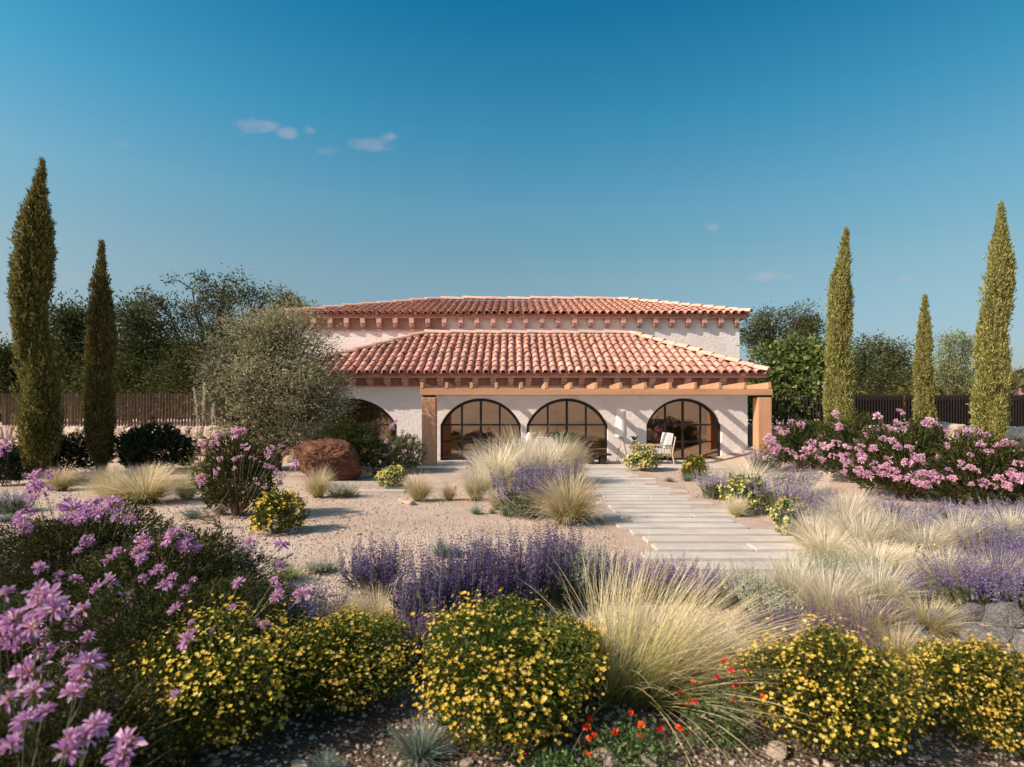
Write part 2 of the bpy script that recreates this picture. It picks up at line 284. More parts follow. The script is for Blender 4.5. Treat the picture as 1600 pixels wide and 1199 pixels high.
def frames(d, up=None):
    """orthonormal frames with Y along d and a random roll (or Z near up)"""
    d = unit(np.asarray(d, float)); n = len(d)
    h = R.normal(size=(n, 3)) if up is None else np.broadcast_to(up, (n, 3)) + R.normal(size=(n, 3)) * .25
    x = unit(np.cross(d, h)); z = np.cross(x, d)
    return x, d, z
def scatter(g, T, Tf, O, d, size, up=None, r=None, tt=None, wide=1.0):
    """puts template T (k,3) at origins O with Y along d"""
    n = len(O); x, y, z = frames(d, up); size = np.broadcast_to(np.asarray(size, float), (n,))[:, None, None]; wide = np.broadcast_to(np.asarray(wide, float), (n,))[:, None, None]
    V = O[:, None, :] + size * (wide * T[None, :, 0:1] * x[:, None, :] + T[None, :, 1:2] * y[:, None, :] + T[None, :, 2:3] * z[:, None, :])
    k = len(T); Fc = (np.arange(n)[:, None, None] * k + Tf[None]).reshape(-1, Tf.shape[1])
    r = R.random(n) if r is None else r
    g.add(V.reshape(-1, 3), Fc, np.repeat(r, k), np.tile(T[:, 1] if tt is None else tt, n))
LEAF = np.array([(0, 0, 0), (.22, .45, .06), (0, 1, -.05), (-.22, .45, .06)]); LEAF_F = np.array([(0, 1, 2), (0, 2, 3)])
NARROW = LEAF * np.array([.55, 1, 1.0])
BROAD = np.array([(0, 0, 0), (.3, .3, .08), (.28, .7, .06), (0, 1, -.1), (-.28, .7, .06), (-.3, .3, .08), (0, .5, 0)]); BROAD_F = np.array([(0, 1, 6), (1, 2, 6), (2, 3, 6), (3, 4, 6), (4, 5, 6), (5, 0, 6)])
PETAL = np.array([(-.03, 0, 0), (.03, 0, 0), (.10, .45, .05), (.15, .78, .03), (0, 1, -.06), (-.15, .78, .03), (-.10, .45, .05), (0, .6, -.01)])
PETAL_F = np.array([(0, 1, 7), (1, 2, 7), (2, 3, 7), (3, 4, 7), (4, 5, 7), (5, 6, 7), (6, 0, 7)])
def flower_template(n, cup, wide):
    v = [(0, 0, 0)]; f = []
    for i in range(n):
        a = 2 * math.pi * i / n; c, s_ = math.cos(a), math.sin(a); b = len(v)
        for (q, rr, h) in ((-wide, .6, cup * .6), (0, 1.0, cup), (wide, .6, cup * .6)):
            v.append((rr * c - q * s_, h, rr * s_ + q * c))
        f += [(0, b, b + 1), (0, b + 1, b + 2)]
    return np.array(v), np.array(f)
YF, YF_F = flower_template(5, .35, .32)
def blades(g, n, rad, length, lean=(0, .5), curve=(.3, 1.2), w=.003, S=4, az=None, bias=None, taper=.75, lvar=.35, tops=None):
    """arching grass blades from a clump of radius rad"""
    a = R.random(n) * 2 * math.pi if az is None else az
    rr = rad * np.sqrt(R.random(n)); b = np.stack([rr * np.cos(a + R.normal(0, .5, n)), rr * np.sin(a + R.normal(0, .5, n)), np.zeros(n)], 1)
    th = R.uniform(*lean, n); k = R.uniform(*curve, n); Ln = length * (1 - lvar * R.random(n))
    h = np.stack([np.cos(a), np.sin(a), np.zeros(n)], 1)
    if bias is not None: h = unit(h + np.asarray(bias)[None]); 
    side = np.stack([-h[:, 1], h[:, 0], np.zeros(n)], 1); side = unit(side + R.normal(0, .35, (n, 3)))
    P = [b]; ds = 1.0 / S
    for i in range(S):
        ang = th + k * (i + .5) * ds
        P.append(P[-1] + (Ln * ds)[:, None] * (np.sin(ang)[:, None] * h + np.cos(ang)[:, None] * np.array([0, 0, 1.])))
    V = []; T = []
    for i in range(S + 1):
        ww = w * (1 - taper * (i / S) ** 1.3) * (1.0 if i < S else .35)
        V += [P[i] + side * ww, P[i] - side * ww]; T += [i / S, i / S]
    V = np.stack(V, 1); k2 = 2 * (S + 1)
    q = np.array([(2 * i, 2 * i + 1, 2 * i + 3, 2 * i + 2) for i in range(S)])
    Fc = (np.arange(n)[:, None, None] * k2 + q[None]).reshape(-1, 4)
    V2 = V.reshape(-1, 3); V2[:, 2] = np.maximum(V2[:, 2], .003)
    g.add(V2, Fc, np.repeat(R.random(n), k2), np.tile(T, n))
    return P
def tube(g, pts, rad, sides=6, r=.5):
    pts = np.asarray(pts, float); rad = np.broadcast_to(np.asarray(rad, float), (len(pts),)); V = []
    d = np.gradient(pts, axis=0)
    for i, p in enumerate(pts):
        z = d[i] / max(np.linalg.norm(d[i]), 1e-9); h = np.array([1., 0, 0]) if abs(z[0]) < .8 else np.array([0, 1., 0])
        x = np.cross(z, h); x /= np.linalg.norm(x); y = np.cross(z, x)
        for k in range(sides):
            a = 2 * math.pi * k / sides; V.append(p + rad[i] * (math.cos(a) * x + math.sin(a) * y))
    Fc = []
    for i in range(len(pts) - 1):
        for k in range(sides):
            k2 = (k + 1) % sides; Fc.append((i * sides + k, i * sides + k2, (i + 1) * sides + k2, (i + 1) * sides + k))
    Fc.append(tuple((len(pts) - 1) * sides + np.array([0, 1, 2, 3]) % sides)); g.add(V, np.array(Fc), r)
def wiggle(a, b, n, amt):
    a = np.asarray(a, float); b = np.asarray(b, float); s = np.linspace(0, 1, n)[:, None]
    p = a + (b - a) * s; p[1:-1] += R.normal(0, amt, (n - 2, 3)) if n > 2 else 0
    return p
def box(x0, x1, y0, y1, z0, z1):
    v = np.array([(x, y, z) for x in (x0, x1) for y in (y0, y1) for z in (z0, z1)], float)
    f = np.array([(0, 1, 3, 2), (4, 6, 7, 5), (0, 4, 5, 1), (2, 3, 7, 6), (0, 2, 6, 4), (1, 5, 7, 3)])
    return v, f
def bevel_box(x0, x1, y0, y1, z0, z1, b=.01):
    """box with chamfered edges"""
    cx, cy, cz = (x0 + x1) / 2, (y0 + y1) / 2, (z0 + z1) / 2; hx, hy, hz = (x1 - x0) / 2, (y1 - y0) / 2, (z1 - z0) / 2
    b = min(b, hx * .45, hy * .45, hz * .45); v = []; idx = {}
    for sx in (-1, 1):
        for sy in (-1, 1):
            for sz in (-1, 1):
                for ax in range(3):
                    h = [hx - b, hy - b, hz - b]; h[ax] += b
                    idx[(sx, sy, sz, ax)] = len(v); v.append((cx + sx * h[0], cy + sy * h[1], cz + sz * h[2]))
    f = []
    for ax in range(3):
        o = [i for i in range(3) if i != ax]
        for s in (-1, 1):
            q = []
            for (p, r_) in ((-1, -1), (1, -1), (1, 1), (-1, 1)):
                k = [0, 0, 0]; k[ax] = s; k[o[0]] = p; k[o[1]] = r_; q.append(idx[(*k, ax)])
            f.append(q if (s > 0) ^ (ax == 1) else q[::-1])
        for p in (-1, 1):
            for r_ in (-1, 1):
                k0 = [0, 0, 0]; k0[o[0]] = p; k0[o[1]] = r_; k1 = list(k0); k0[ax] = -1; k1[ax] = 1
                q = [idx[(*k0, o[0])], idx[(*k1, o[0])], idx[(*k1, o[1])], idx[(*k0, o[1])]]
                f.append(q if (p * r_ > 0) ^ (ax == 1) else q[::-1])
    for sx in (-1, 1):
        for sy in (-1, 1):
            for sz in (-1, 1):
                q = [idx[(sx, sy, sz, a)] for a in range(3)]; f.append(q if sx * sy * sz > 0 else q[::-1])
    return v, f
def join(parts):
    v = []; f = []
    for (a, b) in parts:
        n = len(v); v += [tuple(p) for p in a]; f += [[i + n for i in q] for q in b]
    return v, f
WLD = {}
def tag(o, label=None, cat=None, group=None, kind=None):
    for k, x in (('label', label), ('category', cat), ('group', group), ('kind', kind)):
        if x: o[k] = x
    return o
def obj(name, me, parent=None, mw=None, kind=None):
    o = bpy.data.objects.new(name, me); col.objects.link(o)
    mw = mw if mw is not None else Matrix(); o.matrix_basis = mw
    if parent is not None:
        o.parent = parent; o.matrix_parent_inverse = WLD[parent.name].inverted()
    WLD[o.name] = mw.copy()
    if kind: o['kind'] = kind
    return o
def empty(name, loc, label, cat, group=None, rz=0, scale=None):
    o = bpy.data.objects.new(name, None); col.objects.link(o); o.empty_display_size = .2
    mw = Matrix.Translation(loc) @ Matrix.Rotation(rz, 4, 'Z')
    if scale is not None: mw = mw @ Matrix.Diagonal((*scale, 1))
    o.matrix_basis = mw; WLD[o.name] = mw; tag(o, label, cat, group); return o
def part(name, vf, mat, parent, kind=None, smooth=False):
    return obj(name, mk_mesh(name, vf[0], vf[1], mat, smooth=smooth), parent, None, kind)

# ------------------------------------------------------------------ ground
def sst(x): x = np.clip(x, 0, 1); return x * x * (3 - 2 * x)
def gz(x, y, rough=True):
    x = np.asarray(x, float); y = np.asarray(y, float)
    z = .82 * sst((x - 6.0) / 4.0) * sst((y - 8) / 8)
    z = z + .10 * sst((x - 3.6) / 2) * sst((y - 3) / 3) * (1 - sst((y - 8) / 3))
    back = sst((y - 20.15) / .3) * np.maximum(sst((-8.3 - x) / .3), sst((x - 8.5) / .3))
    z = z * (1 - back) + 1.2 * back
    z = z + .22 * np.maximum(-y - 9, 0) * sst((-y - 9) / 6) * (1 - sst((-y - 30) / 60))
    if rough:
        z = z + (.012 * np.sin(x * 2.1 + np.sin(y * 1.3) * 1.7) + .010 * np.sin(y * 2.7 + x * .9) - .012) * (1 - sst((y - 14) / 4)) * (1 - .85 * sst((x - 1.0) / .4) * sst((4.0 - x) / .4) * sst((y - 4) / 1))
    return z
def ground():
    xs = np.unique(np.concatenate([np.linspace(-14, 14, 225), np.linspace(-40, 40, 81), np.array([-900, -400, -200, -100, -60, 60, 100, 200, 400, 900]), np.array([-8.6, -8.45, -8.3, 8.5, 8.65, 8.8])]))
    ys = np.unique(np.concatenate([np.linspace(.5, 19.5, 160), np.linspace(-40, 45, 86), np.array([-300, -150, -80, -60, 60, 90, 150, 300, 600, 1200]), np.array([20.15, 20.25, 20.35, 20.45])]))
    X, Y = np.meshgrid(xs, ys); v = np.stack([X.ravel(), Y.ravel(), gz(X, Y).ravel()], 1)
    nx, ny = len(xs), len(ys); i = np.arange(nx * ny).reshape(ny, nx)
    f = np.stack([i[:-1, :-1].ravel(), i[:-1, 1:].ravel(), i[1:, 1:].ravel(), i[1:, :-1].ravel()], 1)
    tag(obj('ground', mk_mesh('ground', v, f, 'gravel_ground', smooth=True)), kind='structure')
ground()
def at(px, py, d=None):
    """ground point seen at a photograph pixel (or at depth d)"""
    if d is None:
        d = 12.0
        for _ in range(40):
            z = float(gz((px - 800) / F * d, d, False)); d = .6 * d + .4 * (CAMH - z) * F / max(py - HOR, 1)
    x = (px - 800) / F * d
    return x, d, float(gz(x, d)) - .004

ICO = None
def ico():
    global ICO
    if ICO is None:
        t = (1 + 5 ** .5) / 2
        v = unit(np.array([(-1, t, 0), (1, t, 0), (-1, -t, 0), (1, -t, 0), (0, -1, t), (0, 1, t), (0, -1, -t), (0, 1, -t), (t, 0, -1), (t, 0, 1), (-t, 0, -1), (-t, 0, 1)], float))
        f = np.array([(0, 11, 5), (0, 5, 1), (0, 1, 7), (0, 7, 10), (0, 10, 11), (1, 5, 9), (5, 11, 4), (11, 10, 2), (10, 7, 6), (7, 1, 8), (3, 9, 4), (3, 4, 2), (3, 2, 6), (3, 6, 8), (3, 8, 9), (4, 9, 5), (2, 4, 11), (6, 2, 10), (8, 6, 7), (9, 8, 1)])
        ICO = (v, f)
    return ICO
def subdiv(v, f):
    v = [tuple(p) for p in v]; mid = {}; nf = []
    def m(a, b):
        k = (min(a, b), max(a, b))
        if k not in mid:
            p = np.array(v[a]) + np.array(v[b]); v.append(tuple(p / np.linalg.norm(p))); mid[k] = len(v) - 1
        return mid[k]
    for a, b, c in f:
        x, y, z = m(a, b), m(b, c), m(c, a); nf += [(a, x, z), (x, b, y), (z, y, c), (x, y, z)]
    return np.array(v), np.array(nf)
def rock(seed, lev=2, rough=.18, boxy=.35, cuts=6):
    r = np.random.default_rng(seed); v, f = ico()
    for _ in range(lev): v, f = subdiv(v, f)
    p = v.copy()
    for _ in range(cuts):                                   # flat broken faces
        d = unit(r.normal(size=3)); h = r.uniform(.55, .85); k = p @ d; p = p - np.outer(np.maximum(k - h, 0), d)
    m = np.abs(p).max(1, keepdims=True); p = p * (1 - boxy) + boxy * p / np.maximum(m, .3) * .8
    w = r.normal(size=(5, 3)) * 3; ph = r.random(5) * 6
    n = sum(np.sin(p @ w[i] + ph[i]) for i in range(5)) / 5
    p = p * (1 + rough * n[:, None]) + r.normal(0, rough * .08, p.shape)
    return p, f
def gravel():
    g = Geo(); v, f = ico(); n = 21000
    y = 1.7 * (13 / 1.7) ** (R.random(n) ** 1.15); x = R.uniform(-1.05, 1.05, n) * (y * .95 + .4)
    x2 = x.copy(); sz = (.004 + .010 * R.random(n) ** 2.6 + .0010 * y) * R.uniform(.7, 1.3, n)
    keep = ~((x > 1.3) & (x < 3.7) & (y > 5.1) & (R.random(n) < .10)); x, y, sz = x[keep], y[keep], sz[keep]; n = len(x)
    z = gz(x, y) + sz * .25
    sc = np.stack([R.uniform(.8, 1.4, n), R.uniform(.7, 1.1, n), R.uniform(.45, .8, n)], 1)
    a = R.random(n) * 6.28; V = v[None] * (1 + R.normal(0, .12, (n, 12, 1))) * sc[:, None] * sz[:, None, None]
    c, s = np.cos(a)[:, None], np.sin(a)[:, None]; V = np.stack([V[..., 0] * c - V[..., 1] * s, V[..., 0] * s + V[..., 1] * c, V[..., 2]], -1)
    V += np.stack([x, y, z], 1)[:, None]
    g.add(V.reshape(-1, 3), (np.arange(n)[:, None, None] * 12 + f[None]).reshape(-1, 3))
    tag(obj('gravel', g.mesh('gravel', 'pebble')), 'loose pale pebbles scattered over the sandy ground', 'gravel', kind='stuff')
gravel()

# ------------------------------------------------------------------ house
HY = 20.0
WINS = [(-5.58, 1.58), (-1.09, 1.40), (1.92, 1.41), (5.98, 1.31)]   # centre, half width of the arched windows
SPR, RISE = 1.29, .92
WL, WR, WTOP = -7.55, 8.18, 2.62
def arc_z(x, c, w):
    Rr = (w * w + RISE * RISE) / (2 * RISE); cz = SPR + RISE - Rr
    return cz + math.sqrt(max(Rr * Rr - (x - c) ** 2, 0))
house = empty('house', (.3, HY, 0), 'low white stucco villa with terracotta barrel tile roofs and arched black windows', 'house')
def walls():
    v = []; f = []
    def quad(a, b, c, d):
        n = len(v); v.extend([a, b, c, d]); f.append((n, n + 1, n + 2, n + 3))
    x = WL; zt = 3.05; dpt = .3
    def slab(x0, x1, z0, z1): quad((x0, HY, z0), (x1, HY, z0), (x1, HY, z1), (x0, HY, z1))
    for (c, w) in WINS:
        slab(x, c - w, -.1, zt); n = 28
        xs = [c - w + 2 * w * i / n for i in range(n + 1)]
        for i in range(n):
            a, b = xs[i], xs[i + 1]; za, zb = arc_z(a, c, w), arc_z(b, c, w)
            quad((a, HY, za), (b, HY, zb), (b, HY, zt), (a, HY, zt))
            quad((a, HY, za), (a, HY + dpt, za), (b, HY + dpt, zb), (b, HY, zb))
        for s in (-1, 1):
            e = c + s * w; q = [(e, HY, .05), (e, HY + dpt, .05), (e, HY + dpt, SPR), (e, HY, SPR)]
            quad(*(q if s < 0 else q[::-1]))
        quad((c - w, HY, .05), (c + w, HY, .05), (c + w, HY + dpt, .05), (c - w, HY + dpt, .05))
        slab(c - w, c + w, -.1, .05)
        x = c + w
    slab(x, WR, -.1, zt)
    for e, s in ((WL, -1), (WR, 1)):
        q = [(e, HY, -.1), (e, 24.5, -.1), (e, 24.5, zt), (e, HY, zt)]; quad(*(q if s > 0 else q[::-1]))
    me = mk_mesh('wall', np.array(v), f, 'stucco'); obj('wall', me, house)
    part('interior_wall', join([box(WL + .05, WR - .05, 25.2, 25.3, 0, 3), box(WL + .02, WL + .12, 20.35, 25.2, 0, 3), box(WR - .12, WR - .02, 20.35, 25.2, 0, 3), box(1.98, 2.06, 22.8, 25.2, 0, 2.98)]), 'room_wall', house)
    part('interior_ceiling', box(WL + .12, WR - .12, 20.31, 25.2, 2.74, 2.8), 'room_wall', house)
    part('interior_floor', box(WL + .12, WR - .12, 20.31, 25.2, -.05, .04), 'room_floor', house)
    # upper storey
    uy, ul, ur = 23.72, -8.9, 9.37
    o = part('upper_wall', box(ul, ur, uy, 32.4, 2.4, 5.72), 'stucco', house); o['label'] = 'plain white stucco upper storey'
walls()
def windows():
    for wi, (c, w) in enumerate(WINS):
        y0, y1 = HY + .16, HY + .22; t = .075; n = 24
        out = [(c - w, .055)] + [(c - w + 2 * w * i / n, arc_z(c - w + 2 * w * i / n, c, w)) for i in range(n + 1)] + [(c + w, .055)]
        wi_ = w - t; Rr = (w * w + RISE * RISE) / (2 * RISE); cz = SPR + RISE - Rr; ri = Rr - t * 1.3
        inn = [(c - wi_, .055 + t)] + [(c - wi_ + 2 * wi_ * i / n, cz + math.sqrt(ri * ri - (-wi_ + 2 * wi_ * i / n) ** 2)) for i in range(n + 1)] + [(c + wi_, .055 + t)]
        m = len(out); v = [(x, y0, z) for x, z in out] + [(x, y0, z) for x, z in inn] + [(x, y1, z) for x, z in out] + [(x, y1, z) for x, z in inn]; f = []
        for i in range(m):
            j = (i + 1) % m
            f += [(i, j, m + j, m + i), (m + i, m + j, 3 * m + j, 3 * m + i), (2 * m + j, 2 * m + i, 3 * m + i, 3 * m + j)]
        fr = part('window_frame', (v, f), 'black_metal', house)
        xs = [c - wi_ + 2 * wi_ * i / 4 for i in range(5)]; zs = [.055 + t, .70, SPR]
        az = lambda x: cz + math.sqrt(max(ri * ri - (x - c) ** 2, 0))
        for i in (1, 2, 3):
            hw = .034 if i != 2 else .042
            part('glazing_bar', bevel_box(xs[i] - hw, xs[i] + hw, y0 + .006, y1 - .004, .055 + t, az(xs[i]) + .01, .004), 'black_metal', fr)
        for z in zs[1:]:
            part('glazing_bar', bevel_box(c - wi_ - .005, c + wi_ + .005, y0 + .010, y1 - .008, z - .030, z + .030, .004), 'black_metal', fr)
        yp = HY + .19
        for i in range(4):
            for k in range(3):
                a, b = xs[i] + .002, xs[i + 1] - .002
                if k < 2: pv = [(a, yp, zs[k]), (b, yp, zs[k]), (b, yp, zs[k + 1]), (a, yp, zs[k + 1])]
                else: pv = [(a, yp, SPR), (b, yp, SPR)] + [(b + (a - b) * q / 8, yp, max(az(b + (a - b) * q / 8), SPR + .001)) for q in range(9)]
                part('pane', (pv, [list(range(len(pv)))]), 'window_glass', fr)
windows()
def corbels():
    def cmesh(wd, h, dp):
        v, f = join([bevel_box(-wd / 2, wd / 2, -dp, 0, -h * .62, 0, .008), bevel_box(-wd / 2 + .006, wd / 2 - .006, -dp * .72, 0, -h * .84, -h * .62 - .002, .008), bevel_box(-wd / 2 + .012, wd / 2 - .012, -dp * .45, 0, -h, -h * .84 - .002, .008)])
        return mk_mesh('corbel', v, f, 'corbel')
    lo = cmesh(.20, .36, .34); up = cmesh(.19, .38, .24)
    part('frieze', box(WL + .02, WR - .02, HY - .03, HY - .001, 2.66, 3.0), 'frieze', house)
    part('frieze_ledge', bevel_box(WL - .01, WR + .01, HY - .07, HY - .002, 2.60, 2.655, .01), 'corbel', house)
    x = WL + .25
    while x < WR: obj('corbel', lo, house, Matrix.Translation((x, HY - .031, 2.99))); x += .605
    uy = 23.72; x = -8.75; i = 0
    while x < 9.3:
        obj('corbel', up, house, Matrix.Translation((x, uy - .002 - (.03 if x < -2.5 else 0), 5.63))); x += .665
    part('upper_frieze', box(-8.88, -2.75, uy - .03, uy - .002, 5.18, 5.64), 'frieze', house)
    part('upper_frieze_ledge', bevel_box(-8.9, -1.6, uy - .06, uy - .0015, 5.12, 5.176, .01), 'corbel', house)
corbels()
def tile_template(L, r0, r1, seg=6, th=.016, lift=.03):
    v = []; f = []
    for (rr, y, z) in ((r0, 0, lift), (r1, L, 0), (r0 - th, 0, lift)):
        for k in range(seg + 1):
            a = math.pi * k / seg; v.append((rr * math.cos(a), y, z + rr * .92 * math.sin(a)))
    n = seg + 1
    for k in range(seg):
        f.append((k, n + k, n + k + 1, k + 1)); f.append((k, k + 1, 2 * n + k + 1, 2 * n + k))
    return np.array(v), np.array(f)
def roof(nm, A, B, C, D, pitch_u, rowlen, single, rr):
    """front slope A,B eave left/right, C,D ridge right/left; side slopes are laid too"""
    A, B, C, D = [np.array(p, float) for p in (A, B, C, D)]
    deep = D[1] - A[1]
    A2 = np.array([A[0], D[1] + deep, A[2]]); B2 = np.array([B[0], D[1] + deep, B[2]])
    v = [A, B, C, D, A2, B2]; dn = np.array([0, 0, .09])
    vv = [p for p in v] + [p - dn for p in v]
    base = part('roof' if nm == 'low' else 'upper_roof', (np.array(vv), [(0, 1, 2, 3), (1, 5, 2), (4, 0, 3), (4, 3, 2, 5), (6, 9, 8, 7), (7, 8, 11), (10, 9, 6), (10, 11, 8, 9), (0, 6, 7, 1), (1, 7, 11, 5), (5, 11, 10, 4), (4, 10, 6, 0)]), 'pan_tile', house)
    fb = [bevel_box(A[0] + .01, B[0] - .01, A[1] + .05, A[1] + .09, A[2] - .15, A[2] - .005, .006), box(A[0] + .02, B[0] - .02, A[1] + .09, A[1] + .5, A[2] - .13, A[2] - .10),
          bevel_box(B[0] - .09, B[0] - .05, A[1] + .09, A2[1], A[2] - .15, A[2] - .005, .006), bevel_box(A[0] + .05, A[0] + .09, A[1] + .09, A2[1], A[2] - .15, A[2] - .005, .006)]
    part('fascia' if nm == 'low' else 'upper_fascia', join(fb), 'corbel', house)
    T, Tf = tile_template(rowlen + .09, rr, rr * .84); Tm = mk_mesh('roof_tile', T, Tf, 'tile', smooth=False)
    P, Pf = tile_template(rowlen + .09, rr * 1.02, rr * 1.02, 5, .012, .02); P = P * np.array([1, 1, -.55])
    gp = Geo(); gm = Geo(); singles = []
    def lay(E0, E1, T0, T1, main):
        U = (E1 - E0) / np.linalg.norm(E1 - E0); mid = (T0 + T1) / 2; w = mid - E0; V = w - U * (w @ U); H = np.linalg.norm(V); V /= H; Nn = np.cross(U, V)
        Lt = np.linalg.norm(E1 - E0); t0 = (T0 - E0) @ U; t1 = (T1 - E0) @ U; nrow = max(2, round(H / rowlen)); step = H / nrow; ncol = round(Lt / pitch_u); du = Lt / ncol
        for kind in (0, 1):
            for cidx in range(ncol + (kind == 1)):
                u = (cidx + (.5 if kind == 0 else 0)) * du
                lim = H
                if u < t0: lim = H * u / max(t0, .01)
                if u > t1: lim = min(lim, H * (Lt - u) / max(Lt - t1, .01))
                for r_ in range(nrow):
                    b = r_ * step
                    if b + step * .3 > lim: break
                    cut = min(1.0, (lim - b + .02) / (rowlen + .09))
                    jit = R.normal(0, .010); roll = R.normal(0, .035)
                    U2 = U + V * roll; O = E0 + U * (u + jit) + V * (b - .05 + R.normal(0, .014)) + Nn * (.012 if kind else .05)
                    if kind == 0 and r_ >= 0:
                        pv = P * np.array([1, cut, 1]); W = O + pv[:, :1] * U + pv[:, 1:2] * V + pv[:, 2:] * Nn; gp.add(W, Pf)
                    if kind == 1:
                        if main and single and cut > .75 and 0 < cidx < ncol: singles.append((b, O, U2 / np.linalg.norm(U2), V, Nn, cut))
                        else:
                            pv = T * np.array([1, cut, 1]); gm.add(O + pv[:, :1] * U2 + pv[:, 1:2] * V + pv[:, 2:] * Nn, Tf)
    lay(A, B, D, C, True); lay(B, B2, C, C, False); lay(A2, A, D, D, False)
    singles.sort(key=lambda s: s[0])
    for i, (b, O, U, V, Nn, cut) in enumerate(singles):
        if i < 300:
            m = Matrix(((U[0], V[0] * cut, Nn[0], O[0]), (U[1], V[1] * cut, Nn[1], O[1]), (U[2], V[2] * cut, Nn[2], O[2]), (0, 0, 0, 1)))
            obj('roof_tile', Tm, base, m)
        else:
            pv = T * np.array([1, cut, 1]); gm.add(O + pv[:, :1] * U + pv[:, 1:2] * V + pv[:, 2:] * Nn, Tf)
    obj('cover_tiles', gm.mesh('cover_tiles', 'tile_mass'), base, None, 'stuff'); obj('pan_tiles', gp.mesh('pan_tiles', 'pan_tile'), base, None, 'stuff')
    def line(P0, P1, L, r_):
        d = np.array(P1) - np.array(P0); Ld = np.linalg.norm(d); V = d / Ld; U = np.cross(V, (0, 0, 1)); U /= np.linalg.norm(U); Nn = np.cross(U, V); n = max(1, round(Ld / L)); st = Ld / n
        T2, Tf2 = tile_template(st + .1, r_, r_ * .86, 7, .02, .035); me = mk_mesh('ridge_tile', T2, Tf2, 'ridge_tile', smooth=False)
        for i in range(n):
            O = np.array(P0) + V * (i * st - .04) + Nn * .055 + R.normal(0, .006, 3)
            obj('ridge_tile', me, base, Matrix(((U[0], V[0], Nn[0], O[0]), (U[1], V[1], Nn[1], O[1]), (U[2], V[2], Nn[2], O[2]), (0, 0, 0, 1))))
    k = 1.0 if single else 1.05
    line(D, C, .98 * k, .15); line(B, C, .52 * k, .15); line(A, D, .75 * k, .15)
roof('low', (-8.05, 19.44, 3.04), (8.60, 19.44, 3.04), (4.80, 23.38, 4.90), (-3.5, 23.38, 4.90), .285, .47, True, .112)
roof('up', (-9.2, 23.42, 5.76), (9.67, 23.42, 5.76), (5.20, 27.9, 7.22), (-3.41, 27.9, 7.22), .315, .46, False, .125)

# ------------------------------------------------------------------ pergola and terrace
def pergola():
    pg = empty('pergola', (2.6, 17.9, 0), 'warm timber pergola with two square posts shading the terrace', 'pergola')
    for x0 in (-2.80, 7.63):
        p = part('post', bevel_box(x0, x0 + .43, 17.86, 18.26, 0, 2.16, .015), 'timber', pg)
        part('post_cap', bevel_box(x0 + .03, x0 + .40, 17.90, 18.22, 2.161, 2.228, .006), 'black_metal', p)
    part('beam', bevel_box(-2.85, 8.09, 17.85, 18.15, 2.23, 2.435, .012), 'timber_long', pg)
    me = None
    for i in range(15):
        x = -2.795 + i * (10.88 - .10) / 14
        v, f = bevel_box(-.05, .05, 0, 2.13, 0, .19, .008)
        me = me or mk_mesh('rafter', v, f, 'timber')
        obj('rafter', me, pg, Matrix.Translation((x, 17.84, 2.437)))
pergola()
def paving():
    g = Geo(); tb = tag(obj('terrace', mk_mesh('terrace', *box(-7.4, 8.6, 17.0, 19.998, -.1, .012), 'soil_wall')), kind='structure')
    x = -7.35
    while x < 8.55:
        y = 17.03; L = 1.32
        while y < 19.9:
            h = .735
            v, f = bevel_box(x + .006, min(x + L, 8.58) - .006, y + .006, y + h - .006, .0, .04 + R.uniform(0, .004), .006)
            obj('paving_slab', mk_mesh('paving_slab', v, f, 'concrete'), tb); y += h
        x += L
    base = mk_mesh('path', np.array([(1.3, 5.0, .008), (3.7, 5.0, .008), (3.7, 16.98, .008), (1.3, 16.98, .008)]), np.array([(0, 1, 2, 3)]), 'soil_wall')
    pt = tag(obj('path', base), kind='structure')
    y = 5.15; i = 0
    while y < 16.7:
        dp = R.uniform(.25, .275) - (.03 if y > 10 else 0); l = 1.50 + R.uniform(-.14, .16); r = 3.42 + R.uniform(-.3, .16) + (y < 7) * .1
        if i % 3 == 1: l += .22
        if i % 4 == 2: r -= .35
        cutx = R.uniform(2.2, 2.9) if i % 5 == 3 else None
        for (a, b) in ([(l, cutx - .012), (cutx + .012, r)] if cutx else [(l, r)]):
            v, f = bevel_box(a, b, y, y + dp, -.03, .036 + R.uniform(0, .006), .006)
            o = obj('paving_slab', mk_mesh('paving_slab', v, f, 'slab'), pt)
        y += .435 if y < 10 else .40; i += 1
    for (px, py, w, d) in ((655, 764, 1.5, .34), (585, 770, 1.2, .3), (1120, 745, 1.3, .3)):
        X, Y, Z = at(px, py); v, f = bevel_box(X - w / 2, X + w / 2, Y, Y + d, -.03, .035, .006); obj('paving_slab', mk_mesh('paving_slab', v, f, 'slab'), pt)
paving()

# ------------------------------------------------------------------ stone walls and fences
def stone_wall(name, x0, x1, y, z0, z1, mat, label, size, seed):
    root = empty(name, ((x0 + x1) / 2, y, z0), label, 'wall')
    part('wall_core', box(x0, x1, y + .12, y + .5, z0 - .3, z1 - .06), 'soil_wall', root)
    ms = [mk_mesh('stone', *rock(seed + i, 2, .14, .62, 5), mat, smooth=False) for i in range(7)]
    r = np.random.default_rng(seed); z = z0; k = 0
    while z < z1 - .08:
        h = min(size * r.uniform(.5, .8), z1 - z + .02); x = x0 - r.uniform(0, .2)
        if z1 - z - h < .12: h = z1 - z
        while x < x1:
            w = size * r.uniform(.7, 1.5)
            m = Matrix.Translation((x + w / 2, y + .16 + r.uniform(-.05, .06), z + h / 2)) @ Matrix.Rotation(r.normal(0, .06), 4, 'Y') @ Matrix.Diagonal((w * .60, .26, h * .62, 1)) @ Matrix.Rotation(r.integers(0, 4) * math.pi / 2, 4, 'Y')
            obj('stone', ms[k % 7], root, m); x += w * .97; k += 1
        z += h * .97
    return root
